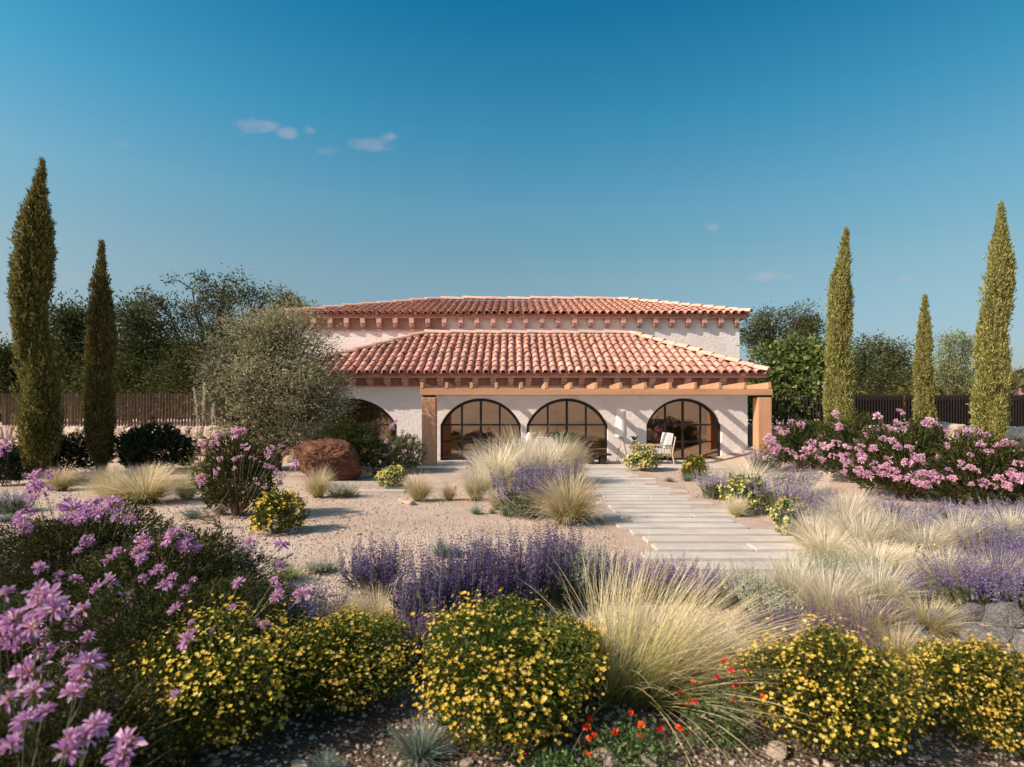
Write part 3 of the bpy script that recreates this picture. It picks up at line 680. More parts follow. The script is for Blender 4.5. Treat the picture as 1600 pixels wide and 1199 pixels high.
stone_wall('stone_wall', -17.6, -7.75, 19.55, -.05, 1.24, 'pale_stone', 'pale rough stone retaining wall under the brown slatted fence', .42, 40)
stone_wall('stone_wall', 8.7, 13.4, 20.1, .3, 1.26, 'shaded_stone', 'shaded rubble stone wall under the picket railing beside the house corner', .42, 60)
stone_wall('stone_wall', 13.4, 21.5, 20.0, .4, 1.22, 'pale_stone', 'pale rugged stone wall below the black fence among the slim cypresses', .75, 80)
def fence_slatted():
    root = empty('slatted_fence', (-12.4, 19.8, 1.24), 'brown timber fence of upright angled slats on the pale stone wall', 'fence')
    me = mk_mesh('slat', *bevel_box(-.030, .030, -.012, .012, 0, 1.13, .003), 'fence_slat')
    x = -17.5
    while x < -7.2:
        obj('slat', me, root, Matrix.Translation((x, 19.8, 1.235)) @ Matrix.Rotation(math.radians(38), 4, 'Z')); x += .108
    for z in (1.33, 2.17): part('rail', bevel_box(-17.55, -7.15, 19.86, 19.89, z, z + .04, .004), 'dark_fence', root)
fence_slatted()
def fence_pickets(x0, x1, y, sp, label, panels):
    root = empty('picket_fence', ((x0 + x1) / 2, y, 1.2), label, 'fence')
    me = mk_mesh('picket', *bevel_box(-.011, .011, -.022, .022, 0, 1.14, .003), 'dark_fence')
    x = x0
    while x <= x1: obj('picket', me, root, Matrix.Translation((x, y, 1.21))); x += sp
    for z in (1.26, 2.12): part('rail', bevel_box(x0, x1, y + .024, y + .054, z, z + .035, .004), 'dark_fence', root)
    for (a, b) in panels: part('backing_panel', bevel_box(a, b, y + .10, y + .12, 1.2, 2.33, .003), 'dark_fence', root)
fence_pickets(8.75, 11.9, 20.45, .115, 'thin dark picket railing in front of the leafy shrub beside the house', [])
fence_pickets(11.95, 18.4, 20.4, .10, 'black picket fence with solid dark backing between the slim cypresses', [(12.0, 13.9), (14.0, 18.35)])

# ------------------------------------------------------------------ plant library: name -> list of (part, mesh, kind), width, height
def clump_dirs(n, up=.2):
    d = unit(R.normal(size=(n, 3))); d[:, 2] = np.abs(d[:, 2]) * (1 - up) + up * R.random(n); return unit(d)
def lumpy(d, lobes, amp):
    k = np.zeros(len(d))
    for l in lobes: k = np.maximum(k, np.exp(-((d - l) ** 2).sum(1) / .22))
    return 1 - amp + amp * 1.35 * k
def mound_bush(nm, nleaf, nflow, leaf, fl, lmat, fmat, seedlobes=9, leafT=(LEAF, LEAF_F), lo=-.15, nstem=26):
    """unit mound: radius .5, height about .75"""
    lob = clump_dirs(seedlobes, .1); g = Geo(); gf = Geo(); gs = Geo()
    def pts(n, shell, low):
        d = unit(R.normal(size=(n, 3))); d[:, 2] = np.where(d[:, 2] < low, -d[:, 2], d[:, 2]); r = lumpy(d, lob, .32)
        k = 1 - shell * R.random(n) ** 1.6
        p = d * np.array([.5, .5, .5]) * (r * k)[:, None]; p[:, 2] = np.maximum(p[:, 2] + .24, .01); return p, d
    p, d = pts(nleaf, .62, -.45); dd = unit(d + R.normal(0, .65, d.shape) + np.array([0, 0, .35]))
    scatter(g, *leafT, p, dd, leaf * R.uniform(.6, 1.25, nleaf))
    ns = 90; q0, d0 = pts(ns, .12, -.3); dd0 = unit(d0 + R.normal(0, .35, d0.shape) + np.array([0, 0, .45])); Ls = R.uniform(.03, .11, ns); per = max(8, int(nleaf / 900))
    sh = np.repeat(np.arange(ns), per); k_ = R.random(ns * per)
    scatter(g, *leafT, q0[sh] + dd0[sh] * (Ls[sh] * k_)[:, None] + R.normal(0, .008, (ns * per, 3)), unit(dd0[sh] + R.normal(0, .7, (ns * per, 3))), leaf * R.uniform(.5, 1.0, ns * per))
    tips = q0 + dd0 * Ls[:, None]
    parts = [('foliage', g.mesh('foliage', lmat), 'stuff')]
    for i in range(0, ns, 2): tube(gs, wiggle(q0[i] - dd0[i] * .1, tips[i], 3, .004), np.linspace(.004, .002, 3), 3)
    for _ in range(nstem):
        q, dq = pts(1, .2, -.1); tube(gs, wiggle((R.normal(0, .04), R.normal(0, .04), 0), q[0], 4, .02), np.linspace(.009, .003, 4), 4)
    parts.append(('stems', gs.mesh('stems', 'twig'), 'stuff'))
    if nflow:
        nc = nflow // 4; pc, dc = pts(nc, .10, -.25); pc[:ns] = tips[:nc]; dc[:ns] = dd0[:nc]; idx = np.minimum((R.random(nflow) ** 1.5 * nc).astype(int), nc - 1)
        ctr = pc[idx] + dc[idx] * .02 + R.normal(0, .036, (nflow, 3)); ctr[:, 2] = np.maximum(ctr[:, 2], .03)
        dq = unit(dc[idx] + R.normal(0, .5, (nflow, 3)) + np.array([0, -.1, .45]))
        scatter(gf, YF, YF_F, ctr, dq, fl * R.uniform(.45, 1.2, nflow), tt=np.zeros(len(YF)))
        parts.append(('flowers', gf.mesh('flowers', fmat), 'stuff'))
    return parts, 1.0, .74
def spike_clump(nm, n, nfl, fmat, spread=.35, fl=.02, h=1.0, lean=.28, body=.55, leafn=260, gap=.0, lmat='lavender_leaf', fat=.014, leafl=.3):
    """upright flower spikes, unit height"""
    g = Geo(); gl = Geo(); gs = Geo()
    a = R.random(n) * 6.28; rr = spread * np.sqrt(R.random(n)); b = np.stack([rr * np.cos(a), rr * np.sin(a), np.zeros(n)], 1) * .8
    d = unit(np.stack([np.cos(a) * rr / spread * lean, np.sin(a) * rr / spread * lean, np.ones(n)], 1) + R.normal(0, .06, (n, 3))); L = h * R.uniform(.62, 1.04, n)
    s = body + (1 - body) * 0; k = 1 - body * R.random((n, nfl)) ** .9
    if gap: k = np.round(k / gap) * gap
    P = b[:, None] + d[:, None] * (L[:, None] * k)[..., None]
    bend = R.normal(0, .035, (n, 2)); P[..., :2] += bend[:, None] * (k ** 2)[..., None]
    taper = (1.25 - .75 * (k - (1 - body)) / body)
    ra = R.random((n, nfl)) * 6.28; rad = np.stack([np.cos(ra), np.sin(ra), np.full((n, nfl), .6)], -1)
    P = P + rad * (fat * taper)[..., None] * np.array([1, 1, .2])
    scatter(g, LEAF, LEAF_F, P.reshape(-1, 3), rad.reshape(-1, 3) + R.normal(0, .3, (n * nfl, 3)), (fl * R.uniform(.7, 1.3, (n, nfl)) * taper).ravel(), wide=1.5, r=np.clip(np.repeat(R.random(n), nfl) * .5 + R.random(n * nfl) * .5, 0, 1))
    side = unit(np.cross(d, R.normal(size=(n, 3)))) * .0035
    e = b + d * L[:, None]; e[:, :2] += bend; m = b + d * (L * .5)[:, None]; m[:, :2] += bend * .25
    V = np.stack([b - side, b + side, m - side, m + side, e - side * .5, e + side * .5], 1).reshape(-1, 3)
    gs.add(V, (np.arange(n)[:, None, None] * 6 + np.array([(0, 1, 3, 2), (2, 3, 5, 4)])[None]).reshape(-1, 4), np.repeat(R.random(n), 6))
    o = np.stack([R.normal(0, spread * .30, leafn), R.normal(0, spread * .30, leafn), R.random(leafn) * .36 * h], 1)
    scatter(gl, NARROW, LEAF_F, o, unit(o * np.array([1.6, 1.6, .2]) + R.normal(0, .25, o.shape) + np.array([0, 0, .55])), leafl * R.uniform(.35, 1, leafn), wide=.55)
    return [('flower_spikes', g.mesh('flower_spikes', fmat), 'stuff'), ('stems', gs.mesh('stems', lmat), 'stuff'), ('leaves', gl.mesh('leaves', lmat), 'stuff')], 1.0, h * 1.0
def tussock(nm, n, mat, w=.0045, bias=None, lean=(0, .55), curve=(.2, 1.3), rad=.09, green=0):
    g = Geo(); blades(g, n * 2 // 3, rad, 1.0, lean, curve, w, 5, bias=bias); blades(g, n * 2 // 3, rad * 1.2, .92, (.1, .75), (.5, 1.9), w * .8, 6, bias=bias, lvar=.5)
    parts = [('blades', g.mesh('blades', mat), 'stuff')]
    if green:
        g2 = Geo(); blades(g2, green, rad * 1.1, .55, (0, .6), (.1, .8), w, 4); parts.append(('green_blades', g2.mesh('green_blades', 'green_blade'), 'stuff'))
    return parts, 1.15, .85
def head_mesh(nm, mat, n=26, seed=0):
    g = Geo(); d = clump_dirs(n, .05); d[:, 2] = d[:, 2] * 1.1 - .22; d = unit(d)
    scatter(g, PETAL * np.array([1.0, 1, 1.8]), PETAL_F, d * .08, d + R.normal(0, .12, d.shape), .43 * R.uniform(.6, 1.12, n) * (1 - .3 * np.maximum(d[:, 2], 0)), up=np.array([0, 0, 1.]))
    d2 = clump_dirs(14, .4); ge = Geo(); scatter(ge, LEAF, LEAF_F, d2 * .06, d2, .13 * R.uniform(.7, 1.2, 14), wide=1.6)
    v = np.concatenate([np.concatenate(g.v), np.concatenate(ge.v)]); f1 = np.concatenate(g.f); f2 = np.concatenate(ge.f) + g.n
    return mk_mesh('flower_head', v, np.concatenate([f1, f2]), None, np.concatenate(g.r + ge.r), np.concatenate(g.t + ge.t), mats=[mat, 'flower_eye'], midx=np.r_[np.zeros(len(f1)), np.ones(len(f2))])
HEADS = {'violet': [head_mesh('h', 'violet_petal', n) for n in (20, 32, 44)], 'pink': [head_mesh('h', 'pink_petal', n) for n in (20, 32, 44)]}
def cluster_mesh(mat, nf=10):
    """rounded truss of small star florets, about .8 across"""
    g = Geo(); d = clump_dirs(nf, .1); d[:, 2] -= .25; d = unit(d); c = d * .26
    for i in range(nf):
        k = 9; q = unit(d[i] * .55 + unit(R.normal(size=(k, 3)))); scatter(g, PETAL * np.array([1.5, 1, 1.5]), PETAL_F, np.repeat(c[i:i + 1], k, 0), q, .19 * R.uniform(.8, 1.15, k), r=np.clip(R.random() * .6 + R.random(k) * .4, 0, 1))
    return g.mesh('flower_head', mat)
TRUSS = {'violet': [cluster_mesh('violet_petal', k) for k in (9, 13)], 'pink': [cluster_mesh('pink_petal', k) for k in (9, 13)]}
LIB = {}
def lib(nm, fn, *a, **k): LIB[nm] = fn(nm, *a, **k)
for i in range(3): lib('yellow_near%d' % i, mound_bush, 20000, 2000, .028, .0130, 'bush_leaf', 'yellow_flower', 9)
for i in range(2): lib('yellow_far%d' % i, mound_bush, 2400, 420, .075, .032, 'bush_leaf', 'yellow_flower', 8)
for i in range(2): lib('pale_far%d' % i, mound_bush, 2000, 700, .07, .034, 'low_leaf', 'pale_yellow_flower', 8)
for i in range(2): lib('dark_shrub%d' % i, mound_bush, 8500, 0, .055, .03, 'shrub_leaf', None, 10, (NARROW, LEAF_F), nstem=40)
for i in range(4): lib('near_shrub%d' % i, mound_bush, 20000, 0, .032, .03, 'shrub_leaf', None, 14, (NARROW, LEAF_F), nstem=90)
lib('olive_shrub0', mound_bush, 3000, 0, .09, .03, 'olive_shrub_leaf', None, 10, (NARROW, LEAF_F), nstem=40)
for i in range(2): lib('hedge%d' % i, mound_bush, 5000, 0, .06, .03, 'hedge_leaf', None, 16, nstem=10)
for i in range(3): lib('salvia%d' % i, spike_clump, 62, 90, 'salvia_floret', .5, .034, lean=.14, body=.64, gap=.036, fat=.020, leafn=260)
lib('dusky0', spike_clump, 56, 90, 'dusky_floret', .5, .030, lean=.10, body=.72, gap=.036, fat=.017, leafn=200)
for i in range(3): lib('lavender%d' % i, spike_clump, 80, 30, 'lavender_floret', .5, .034, lean=.35, body=.42, fat=.013, leafn=420)
for i in range(2): lib('deep_lavender%d' % i, spike_clump, 85, 30, 'deep_floret', .5, .034, lean=.35, body=.45, fat=.014, leafn=420)
for i in range(2): lib('silver%d' % i, spike_clump, 95, 30, 'silver_floret', .5, .034, lean=.25, body=.5, fat=.013, leafn=420)
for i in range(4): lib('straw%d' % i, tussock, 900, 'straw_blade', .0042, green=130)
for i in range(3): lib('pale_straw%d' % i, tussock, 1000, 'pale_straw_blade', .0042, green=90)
for i in range(2): lib('green_tuft%d' % i, tussock, 300, 'green_blade', .009, None, (0, .8), (.1, .8), .12)
for i in range(3): lib('fescue%d' % i, tussock, 340, 'fescue_blade', .008, None, (0, 1.15), (0, .45), .10)
COUNT = {}
KIND = {'yellow_near': 'flowering_bush', 'yellow_far': 'flowering_bush', 'pale_far': 'flowering_bush', 'dark_shrub': 'flowering_shrub', 'near_shrub': 'flowering_shrub', 'olive_shrub': 'flowering_shrub', 'hedge': 'evergreen_bush', 'salvia': 'salvia_clump', 'dusky': 'salvia_clump',
        'lavender': 'lavender_clump', 'deep_lavender': 'lavender_clump', 'silver': 'silver_herb_clump', 'straw': 'grass_tussock', 'pale_straw': 'grass_tussock', 'green_tuft': 'grass_tuft', 'fescue': 'fescue_tuft'}
CAT = {'flowering_bush': 'bush', 'flowering_shrub': 'shrub', 'evergreen_bush': 'bush', 'salvia_clump': 'salvia', 'lavender_clump': 'lavender', 'silver_herb_clump': 'herb', 'grass_tussock': 'grass', 'grass_tuft': 'grass', 'fescue_tuft': 'grass'}
def put(kind, px, py, wp, hp, label, group=None, d=None, rz=None, sy=None):
    """plant standing at the pixel's ground point, wp x hp pixels large"""
    nv = sum(1 for k in LIB if k.rstrip('0123456789') == kind); i = COUNT.get(kind, 0); COUNT[kind] = i + 1
    parts, w, h = LIB['%s%d' % (kind, i % nv)]
    x, y, z = at(px, py, d); s = wp / F * y / w; hz = hp / F * y / h
    rz = R.random() * 6.28 if rz is None else rz
    nm = KIND[kind]
    if len(parts) == 1:
        o = obj(nm, parts[0][1], None, Matrix.Translation((x, y, z)) @ Matrix.Rotation(rz, 4, 'Z') @ Matrix.Diagonal((s, sy or s, hz, 1))); tag(o, label, CAT[nm], group); return o
    root = empty(nm, (x, y, z), label, CAT[nm], group, rz, (s, sy or s, hz))
    for (pn, me, kd) in parts:
        c = bpy.data.objects.new(pn, me); col.objects.link(c); c.parent = root
        if kd: c['kind'] = kd
    return root

# ------------------------------------------------------------------ cypresses
def cypress(px, base_y, d, prof, mat, label, n=15000, low=0.0):
    """prof: list of (photograph y, centre px, half width px) from top to bottom"""
    x0 = (px - 800) / F * d; z0 = float(gz(x0, d)); prof = sorted(prof, key=lambda q: -q[0])
    zs = np.array([CAMH - (q[0] - HOR) / F * d for q in prof]); cx = np.array([(q[1] - px) / F * d for q in prof]); hw = np.maximum(np.array([q[2] / F * d for q in prof]) * .78 - .055, .02)
    root = empty('cypress_tree', (x0, d, z0), label, 'tree', 'slim cypress trees standing around the garden')
    gt = Geo(); tube(gt, [(x0, d, z0 - .1), (x0 + .02, d, z0 + .5), (x0 + np.interp(z0 + 2.5, zs, cx), d, z0 + 2.5), (x0 + cx[-1], d, zs[-1] - .4)], [.13, .10, .07, .01], 8)
    obj('trunk', gt.mesh('trunk', 'bark'), root)
    g = Geo(); H = zs[-1] - zs[0]; P = []; D = []
    n = int(n * 1.5); lobes = [(0, 0, zs[0], zs[-1], .62, n // 3)]
    for i in range(16):
        f0 = R.uniform(0, .72) if i > 3 else R.uniform(0, .1); f1 = min(f0 + R.uniform(.16, .34), .96); th = i * 2.4 + R.normal(0, .4)
        lobes.append((math.cos(th), math.sin(th), zs[0] + f0 * H, zs[0] + f1 * H, R.uniform(.34, .52), n // 18))
    for (ox, oy, za, zb_, rf, m) in lobes:
        u = R.random(m); z = za + (zb_ - za) * u; h_ = np.interp(z, zs, hw); a = R.random(m) * 6.28
        spin = np.sin(np.pi * np.clip(u, .02, .98) ** .75) ** .55 if ox or oy else 1.0
        rr = h_ * rf * spin * (1 + .14 * np.sin(a * 3 + z * 3 + ox * 9) + .10 * np.sin(z * 9 + a)) * (1 - .45 * R.random(m) ** 2)
        P.append(np.stack([x0 + np.interp(z, zs, cx) + ox * h_ * .62 + rr * np.cos(a), d + oy * h_ * .62 + rr * np.sin(a), z], 1))
        D.append(np.stack([np.cos(a) * .45, np.sin(a) * .45, np.ones(m)], 1))
    P = np.concatenate(P); dd = unit(np.concatenate(D) + R.normal(0, .28, P.shape)); n = len(P)
    ns = 420; per = 14; zz = zs[0] + H * R.random(ns) ** .9 * .97; aa = R.random(ns) * 6.28; h_ = np.interp(zz, zs, hw) * R.uniform(.72, 1.02, ns)
    q0 = np.stack([x0 + np.interp(zz, zs, cx) + h_ * np.cos(aa), d + h_ * np.sin(aa), zz], 1); sd_ = unit(np.stack([np.cos(aa) * .26, np.sin(aa) * .26, np.ones(ns)], 1) + R.normal(0, .15, (ns, 3)))
    si = np.repeat(np.arange(ns), per); kk = R.random(ns * per) * np.clip(h_ / .3, .3, 1)[si]
    scatter(g, LEAF, LEAF_F, q0[si] + sd_[si] * (.24 * kk)[:, None], unit(sd_[si] + R.normal(0, .4, (ns * per, 3))), .085 * R.uniform(.5, 1.1, ns * per), wide=.75, r=np.clip(R.random(ns)[si] * .7 + .3 * R.random(ns * per), 0, 1))
    for k in range(3): scatter(g, LEAF, LEAF_F, P + R.normal(0, .03, P.shape), dd + R.normal(0, .25, dd.shape), .098 * R.uniform(.5, 1.2, n) * np.clip(np.interp(P[:, 2], zs, hw) / .28, .5, 1), wide=.75)
    obj('crown', g.mesh('crown', mat), root, None, 'stuff')
cypress(58, 745, 14.6, [(250, 66, 1), (262, 66, 8), (290, 62, 14), (320, 58, 22), (360, 55, 32), (400, 54, 36), (440, 52, 36), (500, 52, 33), (560, 54, 36), (620, 58, 40), (670, 58, 42), (710, 56, 42), (740, 58, 26)], 'cypress_dark', 'tallest dark cypress, beside the dark low bushes and slatted fence')
cypress(157, 735, 15.6, [(378, 159, 1), (388, 159, 6), (420, 158, 13), (450, 157, 22), (490, 158, 25), (540, 158, 25), (600, 158, 27), (650, 156, 28), (690, 155, 27), (720, 157, 20), (735, 158, 10)], 'cypress_dark', 'shorter dark cypress with rusty patches in front of the slatted fence', 11000)
cypress(1312, 690, 17.2, [(358, 1322, 1), (370, 1322, 8), (400, 1319, 13), (440, 1314, 21), (470, 1314, 23), (510, 1311, 23), (560, 1310, 26), (610, 1310, 26), (660, 1312, 30), (690, 1312, 20)], 'cypress_light', 'yellow green cypress next to the leafy shrub and picket railing', 13000)
cypress(1444, 695, 17.6, [(462, 1445, 1), (472, 1445, 6), (500, 1445, 12), (540, 1444, 16), (590, 1443, 17), (640, 1443, 19), (675, 1444, 20), (700, 1445, 10)], 'cypress_light', 'smallest yellow green cypress in front of the black fence', 8000)
cypress(1550, 708, 16.2, [(318, 1564, 1), (330, 1564, 7), (370, 1564, 15), (410, 1560, 24), (450, 1557, 28), (500, 1555, 28), (550, 1552, 29), (600, 1549, 31), (650, 1548, 32), (690, 1550, 27), (708, 1550, 14)], 'cypress_light', 'tall yellow green cypress at the end of the black fence', 15000)

# ------------------------------------------------------------------ broadleaf trees
def tree(name, px, d, blobs, mat, label, nclus, per, leaf, group=None, spread=.3, cat='tree', trunk_r=.16, zb=None, barkmat='bark', T=(LEAF, LEAF_F), wide=1.0, forks=5):
    """blobs: crown lobes (px, py, half width px, half height px, depth offset m)"""
    x0 = (px - 800) / F * d; z0 = float(gz(x0, d)) if zb is None else zb
    root = empty(name, (x0, d, z0), label, cat, group); gt = Geo(); g = Geo()
    C = np.array([((b[0] - 800) / F * d, d + b[4], CAMH - (b[1] - HOR) / F * d) for b in blobs]); S = np.array([(b[2] / F * d, max(b[2], b[3]) / F * d * .9, b[3] / F * d) for b in blobs])
    vol = (S[:, 0] * S[:, 2]); pick = R.choice(len(blobs), nclus, p=vol / vol.sum())
    q = unit(R.normal(size=(nclus, 3))) * (R.random(nclus) ** .4)[:, None]; cc = C[pick] + q * S[pick]
    fork = np.array([x0, d, z0 + .45 * (C[:, 2].min() - z0) + .1]); tube(gt, wiggle((x0, d, z0 - .1), fork, 5, .04), np.linspace(trunk_r, trunk_r * .75, 5), 8)
    for i in range(len(blobs)):
        p = wiggle(fork, C[i], 6, .12); tube(gt, p, np.linspace(trunk_r * .5, trunk_r * .14, 6), 6)
        mine = np.nonzero(pick == i)[0]
        for j in mine[:40]: tube(gt, wiggle(p[R.integers(2, 6)], cc[j], 4, .06), np.linspace(trunk_r * .14, .012, 4), 4)
    n = nclus * per; ci = np.repeat(np.arange(nclus), per); sp = spread * R.uniform(.6, 1.3, nclus)
    off = R.normal(0, 1, (n, 3)) * sp[ci][:, None] * np.array([1, 1, .7]); P = cc[ci] + off
    scatter(g, *T, P, unit(unit(off) + R.normal(0, .5, off.shape) + np.array([0, 0, .15])), leaf * R.uniform(.6, 1.2, n), wide=wide, r=np.clip(.65 * R.random(n) + .35 * R.random(nclus)[ci], 0, 1))
    obj('trunk', gt.mesh('trunk', barkmat, True), root); obj('crown', g.mesh('crown', mat), root, None, 'stuff')
    return root
BG = 'trees growing behind the garden fences'
tree('broadleaf_tree', 330, 29, [(300, 452, 42, 22, 0), (352, 455, 45, 26, 0), (405, 462, 40, 24, 1), (440, 475, 30, 16, 1), (268, 480, 34, 20, -1), (345, 500, 80, 28, 0), (300, 545, 95, 40, 0), (390, 550, 70, 55, 1), (225, 480, 28, 16, 0), (240, 530, 50, 35, 0)], 'airy_leaf', 'largest airy spreading tree rising behind the olive tree', 230, 85, .16, BG, .27, trunk_r=.2)
tree('broadleaf_tree', 225, 26.5, [(215, 500, 30, 24, 0), (205, 545, 40, 32, 0), (250, 575, 60, 32, 0), (190, 590, 45, 26, 0)], 'tree_leaf', 'dark tree behind the slatted fence and shorter dark cypress', 170, 90, .17, BG, .38)
tree('broadleaf_tree', 115, 28, [(118, 512, 26, 26, 0), (105, 550, 34, 30, 0), (130, 585, 55, 30, 0), (105, 490, 16, 14, 0)], 'tree_leaf', 'dark rounded tree showing between the two dark cypresses', 150, 90, .18, BG, .4)
tree('broadleaf_tree', 10, 30, [(0, 565, 40, 24, 0), (22, 560, 22, 22, 0), (15, 595, 60, 26, 0)], 'tree_leaf', 'low dark tree behind the tallest dark cypress', 120, 90, .2, BG, .4)
tree('broadleaf_tree', 330, 24.5, [(300, 590, 55, 26, 0), (360, 585, 45, 35, 0), (325, 560, 40, 30, 0)], 'tree_leaf', 'dense dark tree close behind the slatted fence next to the olive tree', 170, 80, .15, BG, .34)
tree('broadleaf_tree', 455, 33.5, [(450, 478, 26, 14, 0), (475, 490, 18, 10, 0), (430, 500, 30, 25, 0)], 'pale_tree_leaf', 'light green treetop peeping above the roof end behind the olive tree', 60, 70, .2, BG, .3)
tree('broadleaf_tree', 1225, 33, [(1200, 500, 26, 20, 0), (1240, 494, 32, 22, 0), (1265, 515, 24, 22, 0), (1205, 530, 40, 24, 0), (1175, 520, 26, 18, 0)], 'airy_leaf', 'sparse greyish tree above the leafy shrub beside the roof', 130, 70, .15, BG, .27)
tree('broadleaf_tree', 1375, 33, [(1345, 545, 28, 22, 0), (1390, 548, 30, 24, 0), (1370, 580, 55, 34, 0), (1405, 570, 20, 20, 0), (1330, 580, 30, 30, 0)], 'airy_leaf', 'grey green tree behind the black fence between two cypresses', 140, 85, .16, BG, .30)
tree('broadleaf_tree', 1495, 36, [(1485, 535, 22, 16, 0), (1505, 550, 22, 24, 0), (1480, 570, 30, 24, 0), (1500, 595, 30, 20, 0)], 'pale_tree_leaf', 'slender pale green tree behind the black fence', 100, 60, .16, BG, .28, barkmat='twig')
tree('broadleaf_shrub', 1228, 22.6, [(1205, 575, 34, 34, 0), (1250, 565, 34, 34, 0), (1275, 560, 16, 38, 0), (1235, 610, 60, 40, 0), (1190, 625, 25, 35, 0), (1275, 620, 24, 40, 0)], 'bright_leaf', 'leafy bright green shrub with pale tips behind the picket railing', 300, 42, .18, None, .26, 'shrub', .07, T=(BROAD, BROAD_F))
tree('olive_tree', 432, 16.6, [(395, 525, 58, 44, 0), (455, 535, 56, 54, .2), (370, 585, 50, 46, -.2), (430, 600, 75, 52, -.4), (490, 590, 44, 48, .2), (395, 640, 62, 42, 0), (470, 640, 55, 44, 0), (345, 620, 36, 34, 0), (350, 580, 34, 30, 0), (512, 620, 30, 32, .2), (425, 502, 46, 30, .2), (425, 668, 46, 28, .1), (385, 682, 34, 22, -.1), (465, 684, 36, 22, -.1)], 'olive_leaf', 'rounded silvery olive tree in front of the house wall', 620, 66, .125, None, .24, trunk_r=.2, T=(NARROW, LEAF_F), wide=1.0)
def far_wood():
    g = Geo(); n = 60000; x = np.r_[R.uniform(14, 120, n * 2 // 3), R.uniform(-90, -22, n // 3)]; y = R.uniform(48, 85, len(x))
    side = x > 0; top = 1.2 + np.where(side, (y - 48) * .13 + 4.6, (y - 48) * .10 + 4.2) * (.72 + .28 * np.sin(x * .33 + y * .5) * np.sin(x * .21 - y * .27 + 1)) * np.where(side, sst((x - 10) / 12) * (1 - .12 * sst((x - 48) / 8)), 1)
    z = 1.2 + (top - 1.2) * R.random(len(x)) ** .5; P = np.stack([x, y, z], 1)
    scatter(g, LEAF, LEAF_F, P, R.normal(size=P.shape) + np.array([0, -.3, .4]), R.uniform(.4, .9, len(x)), wide=1.3)
    tag(obj('far_wood', g.mesh('far_wood', 'wood_leaf')), 'olive green wood covering the slope beyond the fences', 'wood', kind='stuff')
far_wood()

# ------------------------------------------------------------------ flowering shrubs with single flower heads
def stem_to(g, a, b, w=.004):
    tube(g, wiggle(a, b, 4, .015), np.linspace(w, w * .6, 4), 4)
def head_shrub(kind, px, py, wp, hp, label, heads, hue, d=None, group=None, truss=.35, size=.13, rnd_heads=0, rsize=.13, front=True):
    """shrub body from the library plus flower heads: (px, py, size in px, own depth or None)"""
    x, y, z = at(px, py, d); nm = 'flowering_shrub'
    root = put(kind, px, py, wp, hp, label, group, d); W = WLD[root.name]; loc = W.translation
    hs = []
    for hd in heads:
        ux = (hd[0] - px) / (wp * .5); uz = (py - hd[1]) / hp; near = math.sqrt(max(0, 1 - min(1, ux * ux) - min(1, max(0, uz - .3) ** 2 / .5)))
        dd = y - (.20 + .46 * near) * wp / F * y + R.normal(0, .03)
        hs.append((np.array([(hd[0] - 800) / F * dd, dd, CAMH - (hd[1] - HOR) / F * dd]), hd[2] / F * dd))
    w = wp / F * y; h = hp / F * y
    for _ in range(rnd_heads):
        q = unit(R.normal(size=3)); q[2] = abs(q[2]) * R.uniform(.1, 1.0); q[1] = -abs(q[1]) if R.random() < .75 else q[1]; q = unit(q)
        k = R.uniform(.92, 1.24); hs.append((np.array([x + q[0] * w * .52 * k, y + q[1] * w * .5 * k, z + h * (.32 + .72 * q[2] * k)]), rsize * R.uniform(.6, 1.25)))
    g = Geo()
    for (p, s) in hs:
        p[2] = max(p[2], .06); b = np.array([x + (p[0] - x) * .45, y + (p[1] - y) * .45, z + max(.02, (p[2] - z) * .35)]); stem_to(g, b, p - np.array([0, 0, s * .05]), .0028 + .0006 * y / 4)
        lst = TRUSS[hue] if R.random() < truss else HEADS[hue]
        dirn = Vector(unit(np.array([(R.normal(0, .3)), -.55 + R.normal(0, .3), .8]))); qn = Vector((0, 0, 1)).rotation_difference(dirn).to_matrix().to_4x4()
        obj('flower_head', lst[R.integers(0, len(lst))], root, Matrix.Translation(p) @ qn @ Matrix.Rotation(R.random() * 6.28, 4, 'Z') @ Matrix.Scale(s, 4))
    obj('flower_stalks', g.mesh('flower_stalks', 'lavender_leaf'), root, None, 'stuff')
    return root
z5 = lambda L, d=None: [(x / 2.184, 650 + y / 2.184, s / 2.184, d) for (x, y, s) in L]
head_shrub('near_shrub', 120, 940, 270, 150, 'wide dark shrub with dense violet flower trusses above the violet sage', z5([(140, 215, 95), (150, 260, 80), (90, 345, 85), (85, 385, 60), (250, 320, 100), (300, 345, 100), (320, 300, 70), (380, 300, 75), (410, 335, 80), (445, 360, 60), (70, 365, 60), (265, 460, 34), (120, 240, 70), (235, 350, 60), (345, 330, 80)], 4.6), 'violet', 4.9, None, .85, rnd_heads=6, rsize=.13)
head_shrub('near_shrub', 265, 1030, 330, 170, 'broad dark green shrub full of single violet star flowers', z5([(490, 430, 80), (405, 470, 60), (370, 490, 55), (600, 400, 70), (640, 435, 85), (662, 455, 60), (540, 528, 62), (490, 555, 44), (565, 580, 64), (632, 597, 52), (135, 520, 60), (205, 550, 56), (262, 560, 56), (375, 565, 76), (335, 590, 70), (438, 620, 76), (590, 550, 40), (470, 465, 60), (510, 450, 60), (660, 560, 40), (480, 490, 50)], 3.7), 'violet', 3.9, None, .3, rnd_heads=16, rsize=.13)
head_shrub('near_shrub', 290, 1140, 360, 190, 'low dark shrub with large pale violet stars beside the yellow bushes', z5([(600, 660, 62), (255, 705, 72), (645, 765, 90), (598, 950, 38), (725, 730, 20), (580, 730, 16), (652, 705, 26), (155, 740, 46), (795, 655, 36), (815, 570, 52), (875, 710, 52), (905, 712, 40), (945, 585, 50), (945, 615, 56), (935, 560, 36)], 2.85), 'violet', 3.1, None, .1, rnd_heads=9, rsize=.10)
